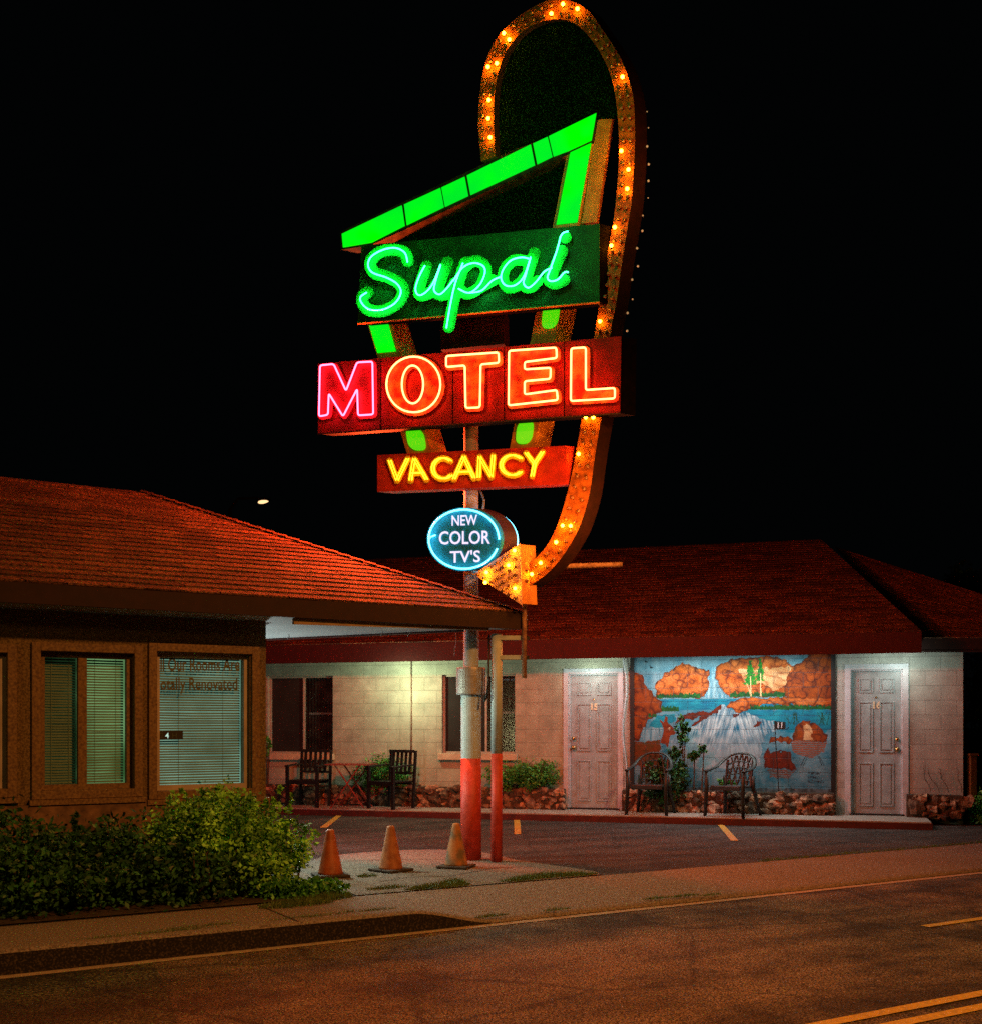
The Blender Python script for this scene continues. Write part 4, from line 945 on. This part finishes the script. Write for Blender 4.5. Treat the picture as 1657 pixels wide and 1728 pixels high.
for k, Ls in MT.items():
    bb = (min(x for x, y in Ls[0])-8, min(y for x, y in Ls[0])-8, max(x for x, y in Ls[0])+12, max(y for x, y in Ls[0])+12)
    def fn(X, Y, Ls=Ls):
        d = sd_poly(X-2.5, Y-2, Ls[0])-4.5
        for h_ in Ls[1:]: d = np.maximum(d, -(sd_poly(X-2.5, Y-2, h_)+3.5))
        return d
    m = MB(); sdf_mesh(m, fn, bb, 1.4, lambda x, y: SG.at(x, y, MF+.035), lambda x, y: SG.at(x, y, MF+.001))
    sign.part(m, 'letter', letterm if k == 'M' else lettero, parent=mpan, label='raised letter '+k)
    for q in Ls:
        m = MB(); m.tube([SG.at(x, y, MF+.075) for x, y in q], .0085, 8, closed=True); sign.part(m, 'neon_tube', tubem if k == 'M' else tuber, parent=mpan, smooth=True)
# VACANCY
VF = .17
mb = MB(); spr(mb, [(637, 768), (955, 752), (955, 817), (637, 830)], VF); vpan = sign.part(mb, 'vacancy_panel', mat('vac_panel', (.75, .030, .006), (.45, .018, .004), scale=9, rough=.6))
def arc(cx, cy, rx, ry, a0, a1, n=14): return [(cx+rx*math.cos(R(t)), cy+ry*math.sin(R(t))) for t in np.linspace(a0, a1, n)]
VAC = [[[(408, 762), (445, 862), (498, 752)]], [[(512, 862), (530, 752), (592, 858)], [(522, 826), (575, 824)]], [arc(675, 802, 52, 52, -45, -320)], [[(728, 856), (778, 742), (828, 850)], [(748, 820), (812, 818)]],
       [[(852, 848), (856, 742), (915, 846), (925, 736)]], [arc(1020, 786, 56, 50, -40, -320)], [[(1088, 724), (1130, 780), (1170, 718)], [(1130, 780), (1118, 842)]]]
for s_, L_ in zip('VACANCY', VAC):
    st = [Z3(p) for p in L_]; allp = [q for p in st for q in p]; bb = (min(x for x, y in allp)-7, min(y for x, y in allp)-7, max(x for x, y in allp)+7, max(y for x, y in allp)+7)
    def fn(X, Y, st=st):
        d = sd_stroke(X, Y, st[0], 5.4)
        for p in st[1:]: d = np.minimum(d, sd_stroke(X, Y, p, 4.6))
        return d
    m = MB(); sdf_mesh(m, fn, bb, 1.1, lambda x, y: SG.at(x, y, VF+.03), lambda x, y: SG.at(x, y, VF+.001)); sign.part(m, 'letter', lettery, parent=vpan, label='yellow letter '+s_)
    m = MB()
    for p in st:
        for dx in (-2.2, 2.0): m.tube([SG.at(x+dx, y-1, VF+.055) for x, y in p], .0055, 6)
    sign.part(m, 'neon_tube', tubey, parent=vpan)
# arrow head
mb = MB(); spr(mb, [(799, 969), (877, 917), (880, 1021)], fo+.10, .03); arrow = sign.part(mb, 'arrow_head', mat('arrow_paint', (.85, .52, .46), (.70, .36, .26), scale=9, rough=.55, bump=.15))
mb = MB(); spr(mb, [(802, 969), (876.5, 918.5), (879.5, 1019)], fo+.07); sign.part(mb, 'arrow_return', orange, parent=arrow)
sk = MB()
for x, y in LITA: p = SG.at(x, y, fo+.132); bulb(p, True, arrow); socket(sk, p)
for i in range(7):
    for j in range(-i, i+1, 2):
        x = 806+i*10.6; y = 969+j*6.6
        if all(math.hypot(x-a, y-b) > 7 for a, b in LITA) and x < 874: p = SG.at(x, y, fo+.13); bulb(p, False, arrow); socket(sk, p)
sign.part(sk, 'sockets', dkred, parent=arrow)['kind'] = 'stuff'
# round sign
mb = MB(); E_ = el(782.7, 910, 62.5, 53.5, 48); mb.prism([OV.at(x, y, 0) for x, y in E_], (.03, .007, 0))
rs_ = sign.part(mb, 'round_sign', mat('teal_panel', (.01, .40, .55), (.008, .20, .30), scale=7, rough=.6))
m = MB(); ring = [q for q in el(782.7, 910, 59, 50, 60)]
m.tube([OV.at(x, y, .045) for x, y in ring[3:60]+ring[:1]], .0095, 8); m.tube([OV.at(x, y, .045) for x, y in ((723.5, 911), (727, 906), (735, 903))], .0085, 8); sign.part(m, 'neon_ring', tubec, parent=rs_, smooth=True)
m = MB(); E2_ = [OV.at(x, y, 0)+Vector((.03, .007, 0)) for x, y in el(782.7, 910, 61.8, 52.8, 48)]; m.prism(E2_, (.135, .033, 0)); sign.part(m, 'drum_return', mat('plum_metal', (.08, .012, .05), (.05, .008, .03), scale=9, rough=.5), parent=rs_)
m = MB(); cb = Vector((.165, .045, 0))+OV.n*-.03
m.tube([OV.at(x, y, 0)+cb for x, y in el(782.7, 910, 60, 51, 60)], .0085, 8, closed=True); sign.part(m, 'neon_ring', tubec, parent=rs_, smooth=True)
tw = glow('white_lettering', (.85, .75, 1), 1.1)
for txt, cx_, base, hh, ww in (('NEW', 784, 887, 17, 43), ('COLOR', 784, 918.5, 22, 86), ("TV'S", 785, 949.5, 20, 51)):
    vs, fs = text2d(txt, 1, .012, 'LEFT'); x0 = min(v[0] for v in vs); x1 = max(v[0] for v in vs); y1 = max(v[1] for v in vs)
    m = MB(); m.add([OV.at(cx_-ww/2+(x-x0)/(x1-x0)*ww, base-y/y1*hh-(x-x0)/(x1-x0)*1.5, .012) for x, y in vs], fs); sign.part(m, 'lettering', tw, parent=rs_, label='white word '+txt.replace("'", ''))

# ------------------------------------------------------------------ second post with the bent pipe
Yp = 11.12; xp = pole_x(838, Yp); z2 = lambda py: zz(py, Yp)
T = Thing('pipe_post', 'slim red and pale blue post carrying a rusty bent pipe, beside the sign post', 'post', (xp, Yp, 0))
mb = MB(); mb.lathe([(.056, -.02), (.056, z2(1272))], (xp, Yp, 0), 20); T.part(mb, 'post', redpost, smooth=True)
mb = MB(); mb.lathe([(.055, z2(1272)), (.055, z2(1070))], (xp, Yp, 0), 20); T.part(mb, 'post', palepost, smooth=True)
for y in (1077, 1110):
    mb = MB(); mb.box((xp+.13, Yp-.02, z2(y)), (.24, .05, .045)); T.part(mb, 'arm', palepost, bevel=.004)
    mb = MB(); mb.box((xp+.275, Yp-.02, z2(y)), (.09, .035, .03)); T.part(mb, 'clamp', blackm)
Yq = Yp-.02; xq = pole_x(884, Yq)
mb = MB(); mb.tube([(xq, Yq-.04, z2(1145)), (xq, Yq-.04, z2(966)), (xq+.01, Yq-.04, z2(961)), (xq+.04, Yq-.045, z2(959)), (pole_x(1047, Yq), Yq-.15, z2(957))], .025, 10); T.part(mb, 'bent_pipe', rust, smooth=True)
mb = MB(); mb.tube([(xq, Yq-.04, z2(970)), (xq, Yq-.04, z2(957))], .031, 10); T.part(mb, 'elbow', rust, smooth=True)
mb = MB(); mb.tube([(xp-.075, Yp-.02, z2(1072)), (xp-.08, Yp-.04, z2(1150)), (xp-.10, Yp-.04, z2(1178)), (xp-.12, Yp-.03, z2(1185)), (xp-.11, Yp-.03, z2(1172))], .010, 6); T.part(mb, 'cable', blackm, smooth=True)

# ------------------------------------------------------------------ traffic cones
def make_cone(label, mt, base, loc):
    T = Thing('traffic_cone', label, 'traffic cone', (0, 0, 0), 'traffic cones on the concrete pad')
    m = MB(); m.lathe([(.115, .02), (.108, .04), (.036, .40), (.030, .415), (.018, .418)], (0, 0, 0), 28)
    m.v = [(x+.012*math.sin(z*9)*z, y, z) for x, y, z in m.v]
    T.part(m, 'body', mt, smooth=True)
    m = MB(); m.box((0, 0, .012), (.30, .30, .022), .25); T.part(m, 'base', base, bevel=.006)
    T.o.location = loc; return T
blackrub = mat('black_rubber', (.03, .028, .025), (.06, .05, .04), scale=12, rough=.8)
cm1 = mat('cone_orange', (.42, .115, .03), (.24, .065, .02), scale=10, rough=.55); cm2 = mat('cone_faded', (.42, .16, .05), (.26, .09, .03), scale=14, rough=.6)
cm3 = mat('cone_dirty', (.16, .11, .06), (.42, .17, .05), scale=9, rough=.7, ramp=(.38, .55))
c1 = make_cone('orange cone nearest the big shrub, deepest in colour', cm1, blackrub, ground(558, 1479, .008)); c1.o.rotation_euler.z = .1
c2 = make_cone('faded orange cone standing between the other two', cm2, blackrub, ground(660, 1470, .008)); c2.o.rotation_euler.z = .6
c3 = make_cone('grimy cone with worn off colour beside the red sign post', cm3, blackrub, ground(770, 1464, .008)); c3.o.rotation_euler.z = 1.0

# ------------------------------------------------------------------ patio furniture
def slat_chair():
    T = Thing('slat_chair', 'black slat back armchair left of the folding table', 'chair', (0, 0, 0), 'black slat back armchairs')
    w = .25
    m = MB(); m.box((0, 0, .40), (.5, .035, .035)); m.v = []; m.f = []
    for i in range(6): m.box((0, -.20+i*.08, .405), (.48, .06, .02))
    T.part(m, 'seat', blackm)
    m = MB(); m.box((0, .245, .86), (.50, .03, .045)); m.box((0, .215, .53), (.48, .03, .035))
    for i in range(5): m.prism([(-.19+i*.085, .215, .54), (-.19+i*.085+.045, .215, .54), (-.19+i*.085+.045, .245, .85), (-.19+i*.085, .245, .85)], (0, .014, 0))
    T.part(m, 'backrest', blackm)
    for s in (-1, 1):
        m = MB(); m.box((s*w, -.22, .31), (.045, .045, .62)); T.part(m, 'leg', blackm)
        m = MB(); m.prism([(s*w-.018, .20, 0), (s*w+.018, .20, 0), (s*w+.018, .265, .87), (s*w-.018, .265, .87)], (0, .035, 0)); T.part(m, 'leg', blackm)
        m = MB(); m.prism([(s*w-.03, -.26, .62), (s*w+.03, -.26, .62), (s*w+.03, .23, .645), (s*w-.03, .23, .645)], (0, 0, .022)); T.part(m, 'armrest', blackm)
    m = MB(); m.box((0, -.22, .38), (.46, .025, .05)); m.box((0, .21, .38), (.46, .025, .05)); T.part(m, 'seat_frame', blackm)
    return T
ch = slat_chair(); zw = .10
def on_walk(px, off): return BW.pt(BW.sz(px, 1370, off)[0], zw, off)
p = on_walk(521, .62); ch.o.location = p; ch.o.rotation_euler.z = R(-17)
p2 = on_walk(660, .62); copy_thing(ch.o, p2, R(-38), 'black slat back armchair right of the folding table', 'black slat back armchairs')
T = Thing('folding_table', 'small rust red folding bistro table between the two slat chairs', 'table', (0, 0, 0))
redt = mat('rust_red', (.26, .06, .04), (.16, .035, .025), scale=20, rough=.6)
m = MB()
for i in range(7): m.box((0, -.25+i*.083, .66), (.66, .07, .018))
T.part(m, 'tabletop', redt)
for s in (-1, 1):
    m = MB(); m.tube([(-.26, s*.22, 0), (.20, s*.22, .65)], .012, 6); T.part(m, 'leg', redt)
    m = MB(); m.tube([(.26, s*.20, 0), (-.20, s*.20, .65)], .012, 6); T.part(m, 'leg', redt)
m = MB(); m.tube([(-.20, -.22, .085), (-.20, .22, .085)], .009, 6); m.tube([(.2, -.2, .085), (.2, .2, .085)], .009, 6); m.tube([(.10, -.22, .5), (.10, .22, .5)], .009, 6); T.part(m, 'crossbar', redt)
T.o.location = on_walk(594, .60); T.o.rotation_euler.z = R(-12)

def plastic_chair():
    T = Thing('plastic_armchair', 'dark plastic garden armchair with lattice back in front of the waterfall mural', 'chair', (0, 0, 0), 'plastic garden armchairs')
    pm = mat('dark_resin', (.020, .024, .022), (.012, .015, .014), scale=8, rough=.45)
    m = MB(); m.prism([(-.22, -.24, .40), (.22, -.24, .40), (.20, .20, .385), (-.20, .20, .385)], (0, 0, .025)); m.prism([(-.22, -.245, .36), (.22, -.245, .36), (.22, -.245, .42), (-.22, -.245, .42)], (0, .015, 0)); T.part(m, 'seat', pm, bevel=.008)
    for s in (-1, 1):
        m = MB(); m.tube([(s*.285, -.27, 0), (s*.27, -.25, .40), (s*.28, -.24, .62)], [.024, .03, .026], 8); T.part(m, 'leg', pm, smooth=True)
        m = MB(); m.tube([(s*.27, .31, 0), (s*.21, .20, .40), (s*.215, .20, .55)], [.022, .032, .025], 8); T.part(m, 'leg', pm, smooth=True)
    arm = catmull([(-.28, -.27, .625), (-.29, -.1, .64), (-.275, .08, .68), (-.22, .22, .78), (-.12, .28, .845), (0, .295, .86), (.12, .28, .845), (.22, .22, .78), (.275, .08, .68), (.29, -.1, .64), (.28, -.27, .625)], 5)
    m = MB(); m.tube(arm, .030, 8, flat=.5, up=(0, 0, 1)); T.part(m, 'armrest', pm, smooth=True)
    m = MB()
    def bk(u, v): # u -1..1, v 0..1
        return Vector((u*.19, .215+.075*v-.05*u*u, .41+v*(.43-.07*u*u)))
    for i in range(6):
        for dx in (-.34, .34):
            u0 = -1+i*.4; pts = [bk(max(-1, min(1, u0+dx*(v-.0)*3*.55)), v) for v in np.linspace(0, 1, 7)]; m.tube(pts, .013, 5)
    for v in (.0, .2, .4, .6, .8): m.tube([bk(u, v) for u in np.linspace(-1, 1, 7)], .012, 5)
    for u in (-1, 1): m.tube([bk(u, v) for v in np.linspace(0, 1, 4)], .02, 6)
    T.part(m, 'backrest', pm)
    return T
pc = plastic_chair(); pc.o.location = on_walk(1236, .66); pc.o.rotation_euler.z = R(-38)
copy_thing(pc.o, on_walk(1098, .64), R(-22), 'dark plastic garden armchair beside door 15, in front of the climbing plant')
bpy.context.view_layer.update()

# garden stake with a dark name board
Pg = BW.at(1314, 1337, .2); T = Thing('garden_stake', 'thin black garden stake with a small barred board in front of the mural', 'garden stake', Pg)
m = MB(); m.tube([BW.at(1314, 1338, .2), BW.at(1307, 1228, .2)], .007, 6); T.part(m, 'stake', blackm)
m = MB(); m.prism([BW.at(1306, 1217, .2), BW.at(1325, 1219, .2), BW.at(1325, 1231, .2), BW.at(1306, 1231, .2)], BW.n*.012); m.tube([BW.at(x, y, .2) for x, y in ((1325, 1228), (1329, 1230), (1331, 1227))], .005, 5); T.part(m, 'board', blackm)
m = MB()
for x in (1312, 1318): m.prism([BW.at(x, 1219, .215), BW.at(x+2, 1219, .215), BW.at(x+1.5, 1229, .215), BW.at(x-.5, 1229, .215)], BW.n*.002)
T.part(m, 'pale_bar', white)

# ------------------------------------------------------------------ plants
def shrub(name, label, cat, blobs, mt, size, org, clump=26, shell=.5, group=None, stems=6, asp=.5, stemz=0):
    T = Thing(name, label, cat, org, group)
    v = leaf_verts(blobs, size, RNG, shell, clump, asp); np_mesh('foliage', v, 4, mt, T.o, org)
    m = MB()
    for b in blobs:
        if b[6] < 200 and b[5] < .18: continue
        for k in range(stems):
            x, y = b[0]+random.uniform(-.6, .6)*b[3], b[1]+random.uniform(-.6, .6)*b[4]
            m.tube([(b[0]+(x-b[0])*.3, b[1]+(y-b[1])*.3, stemz), (x, y, b[2]), (x+random.uniform(-.1, .1)*b[3], y, b[2]+b[5]*.8)], [.012, .008, .004], 5)
    if stems: T.part(m, 'stems', bark)
    return T
def gb(s, t, z, rs, rt, rz, n): p = G(s, t, z); return (p.x, p.y, p.z, rs, rt, rz, n)
def sprigs(s0, s1, t0, t1, z, n):
    rg = random.Random(int(s0*100)+n); out = []
    for k in range(n):
        s_, t_ = rg.uniform(s0, s1), rg.uniform(t0, t1); h_ = z*rg.uniform(.75, 1.25); out.append(gb(s_, t_, h_, .05, .05, rg.uniform(.08, .17), rg.randint(40, 110)))
    return out
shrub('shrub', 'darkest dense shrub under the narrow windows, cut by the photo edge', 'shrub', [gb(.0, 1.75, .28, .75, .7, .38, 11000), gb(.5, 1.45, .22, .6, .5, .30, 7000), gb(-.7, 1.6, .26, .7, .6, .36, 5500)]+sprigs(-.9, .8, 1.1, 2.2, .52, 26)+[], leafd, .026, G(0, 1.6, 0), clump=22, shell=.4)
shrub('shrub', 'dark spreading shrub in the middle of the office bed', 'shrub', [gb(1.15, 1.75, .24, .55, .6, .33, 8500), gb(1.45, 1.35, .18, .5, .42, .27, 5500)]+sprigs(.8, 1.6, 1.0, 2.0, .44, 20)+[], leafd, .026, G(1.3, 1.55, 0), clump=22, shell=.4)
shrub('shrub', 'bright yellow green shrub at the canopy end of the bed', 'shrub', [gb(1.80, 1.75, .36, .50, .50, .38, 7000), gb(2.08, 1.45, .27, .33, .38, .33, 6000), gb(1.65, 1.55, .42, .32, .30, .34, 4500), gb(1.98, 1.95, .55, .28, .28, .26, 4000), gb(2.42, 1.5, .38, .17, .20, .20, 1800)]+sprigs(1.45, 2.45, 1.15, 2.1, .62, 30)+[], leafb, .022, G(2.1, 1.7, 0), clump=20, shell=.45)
shrub('low_shrub', 'low creeping plant spilling from the bed onto the pad', 'shrub', [gb(2.45, 1.1, .04, .26, .15, .08, 2200), gb(2.2, 1.02, .05, .25, .10, .11, 1800)], leafg, .022, G(2.6, 1.15, 0), clump=12, shell=.2, stems=0)
def wallbush(x0, x1, y0, y1, n, off, mt, name, label, size=.022, clump=18, shell=.35):
    A = BW.at((x0+x1)/2, (y0+y1)/2, off); rx = (x1-x0)/2*A.y/F; rz_ = (y1-y0)/2*A.y/F
    return shrub(name, label, 'shrub', [(A.x, A.y, A.z, rx, .16, rz_, n)], mt, size, (A.x, A.y, .4), clump, shell, stems=9, stemz=.40)
wallbush(600, 690, 1278, 1336, 3800, .18, leafg, 'planter_bush', 'bright green bush in the planter behind the folding table', .022)
wallbush(815, 905, 1288, 1334, 2600, .17, leafg, 'planter_bush', 'dark green bush in the planter just right of the posts')
wallbush(868, 944, 1284, 1334, 2800, .17, leafg, 'planter_bush', 'rounded green bush in the planter beside door 15')
# vine in front of the mural
A = [BW.at(x, y, .2) for x, y in ((1118, 1330), (1124, 1300), (1138, 1275), (1150, 1245), (1152, 1225))]
B_ = [BW.at(x, y, .2) for x, y in ((1130, 1320), (1150, 1295), (1170, 1275), (1182, 1268))]
bl = [(p.x, p.y, p.z, .10, .08, .12, 330) for p in A]+[(p.x, p.y, p.z, .10, .08, .09, 220) for p in B_]+[(A[0].x+.05, A[0].y-.12, A[0].z+.10, .32, .18, .26, 2400), (A[1].x-.1, A[1].y-.1, A[1].z, .2, .1, .16, 500)]
shrub('climbing_plant', 'straggly dark leaved plant rising in front of the mural', 'plant', bl, leafd, .03, tuple(BW.at(1120, 1335, .2)), 12, .2, stems=1, stemz=.4)
p = BW.at(1226, 1325, .2); shrub('small_plant', 'small leafy plant behind the lattice chair', 'plant', [(p.x, p.y, p.z, .16, .06, .08, 350)], leafg, .03, tuple(p), 10, .1, stems=2, stemz=.4)
p = BW.at(451, 1262, .2); shrub('small_plant', 'sprig of leaves at the office corner by the window', 'plant', [(p.x, p.y, p.z, .06, .06, .2, 150)], leafg, .03, tuple(p), 10, .1, stems=2, stemz=.4)
# dry twigs in the end planter
T = Thing('dry_twigs', 'bare thin twigs in the short planter by the wall corner', 'plant', tuple(BW.at(1590, 1340, .15)))
m = MB()
for x, y, dx in ((1570, 1338, -12), (1600, 1338, -14), (1622, 1338, -6), (1585, 1338, -20)):
    pts = [BW.at(x+dx*t+2*math.sin(t*7), y-38*t, .15) for t in np.linspace(0, 1, 7)]; m.tube(pts, .004, 4)
    for q in pts[2:]: m.tube([q, q+Vector((random.uniform(-.04, .04), 0, .03))], .003, 4)
T.part(m, 'twig', bark)
# greenery at the right edge
def bb_(px, py, Y, rx, ry, rz, n): return ((px-CX)/F*Y, Y, H+(HY-py)/F*Y, rx, ry, rz, n)
shrub('tall_hedge', 'tall dark hedge past the end of the room wing', 'hedge', [bb_(1700, 1180, 16.6, .55, .6, .9, 9000), bb_(1690, 1330, 16.4, .45, .5, .7, 6000), bb_(1760, 1260, 16.2, .7, .6, 1.1, 6000)], leafd, .035, bb_(1700, 1390, 16.5, 0, 0, 0, 0)[:3], 30, .4)
shrub('shrub', 'green weedy shrub by the wing corner at the photo edge', 'shrub', [bb_(1668, 1375, 15.3, .22, .25, .34, 3000)], leafg, .03, (6.7, 15.3, 0), 14, .2)
bt = bb_(1690, 1010, 26, 1.3, 1.2, .9, 5000); T = shrub('tree', 'dark tree rising behind the low end of the roof', 'tree', [bt, bb_(1625, 990, 26, .55, .6, .5, 900), bb_(1610, 985, 26, .15, .2, .55, 300)], leafd, .06, (bt[0], bt[1], 0), 30, .4, stems=3)
m = MB(); m.tube([(bt[0], bt[1], 0), (bt[0], bt[1], bt[2])], [.16, .08], 8); T.part(m, 'trunk', bark)
P_ = BW.at(1640, 1345, -.1); T = Thing('fence_post', 'weathered wooden post at the corner of the room wing', 'post', (P_.x, P_.y, 0))
m = MB(); m.box((P_.x, P_.y, .47), (.10, .09, .94), .2); T.part(m, 'post', trimwood, bevel=.008); m = MB(); m.box((P_.x, P_.y, .955), (.13, .12, .03), .2); T.part(m, 'cap', trimwood)

# grass in the joints
def grass(spots, name, mt):
    out = []
    for p, rx, ry, n, h in spots:
        a = RNG.uniform(0, 2*np.pi, n); r = np.sqrt(RNG.random(n)); lx = r*np.cos(a)*rx; ly = r*np.sin(a)*ry
        base = np.array([p.x, p.y, p.z])+lx[:, None]*np.array([ST.x, ST.y, 0])+ly[:, None]*np.array([SM.x, SM.y, 0])
        hh = h*RNG.uniform(.4, 1.1, (n, 1))*(1.1-r[:, None]*.6); d = RNG.normal(size=(n, 3))*.5; d[:, 2] = 1
        w = RNG.normal(size=(n, 3)); w[:, 2] = 0; w /= np.linalg.norm(w, axis=1)[:, None]
        out.append(np.stack([base-w*.003, base+w*.003, base+d*hh], 1).reshape(-1, 3))
    o = np_mesh(name, np.concatenate(out), 3, mt, None, (0, 0, 0)); tag(o, 'green grass tufts growing in the joints of the pad and sidewalk', 'grass', kind='stuff')
sp = []
for x, y, rx, ry, n, h in ((565, 1476, .10, .05, 200, .05), (620, 1480, .10, .04, 260, .05), (655, 1500, .2, .05, 380, .05), (710, 1501, .15, .05, 280, .045), (745, 1497, .28, .09, 1300, .06), (765, 1492, .12, .06, 600, .07),
                           (880, 1486, .22, .06, 700, .05), (925, 1480, .40, .10, 1900, .06), (975, 1478, .22, .06, 600, .05), (500, 1528, .30, .10, 900, .07), (545, 1517, .25, .12, 1200, .08)):
    sp.append((ground(x, y, .004), rx, ry, n, h))
for x, y, rx, n in ((830, 1547, .16, 260), (940, 1536, .14, 160), (1107, 1517, .15, 220), (1155, 1513, .16, 260), (1200, 1511, .12, 120), (520, 1549, .3, 260), (640, 1537, .15, 160), (250, 1577, .5, 500), (340, 1565, .3, 300), (600, 1540, .2, 120)):
    sp.append((ground(x, y, -.10 if x > 760 else -.005), rx, .03, n, .035))
for k in range(120):
    s_ = random.uniform(7, 12); sp.append((G(s_, SW+random.uniform(.0, .1), 0), .06, .03, 22, .03))
grass(sp, 'grass', grassm)

# ------------------------------------------------------------------ distant street lamp
Yl = 40; p = Vector(((445-CX)/F*Yl, Yl, H+(HY-846)/F*Yl)); T = Thing('street_lamp', 'distant orange street lamp glowing above the office roof', 'street lamp', (p.x-1.2, Yl, 0))
m = MB(); m.tube([(p.x-1.2, Yl, 0), (p.x-1.2, Yl, p.z-.3), (p.x-.9, Yl, p.z+.1), (p.x-.2, Yl, p.z+.12)], [.09, .07, .05, .04], 10); T.part(m, 'pole', blackm)
m = MB(); m.sphere(p+Vector((0, 0, .06)), .26, 14, 8, (1, .5, .3)); T.part(m, 'lamp_head', blackm)
m = MB(); m.sphere(p, .2, 14, 8, (1, .6, .38)); 
m.v = [(x, y, z+(x-p.x)*.2) for x, y, z in m.v]; T.part(m, 'lamp_lens', glow('sodium', (1, .60, .28), 1.6))
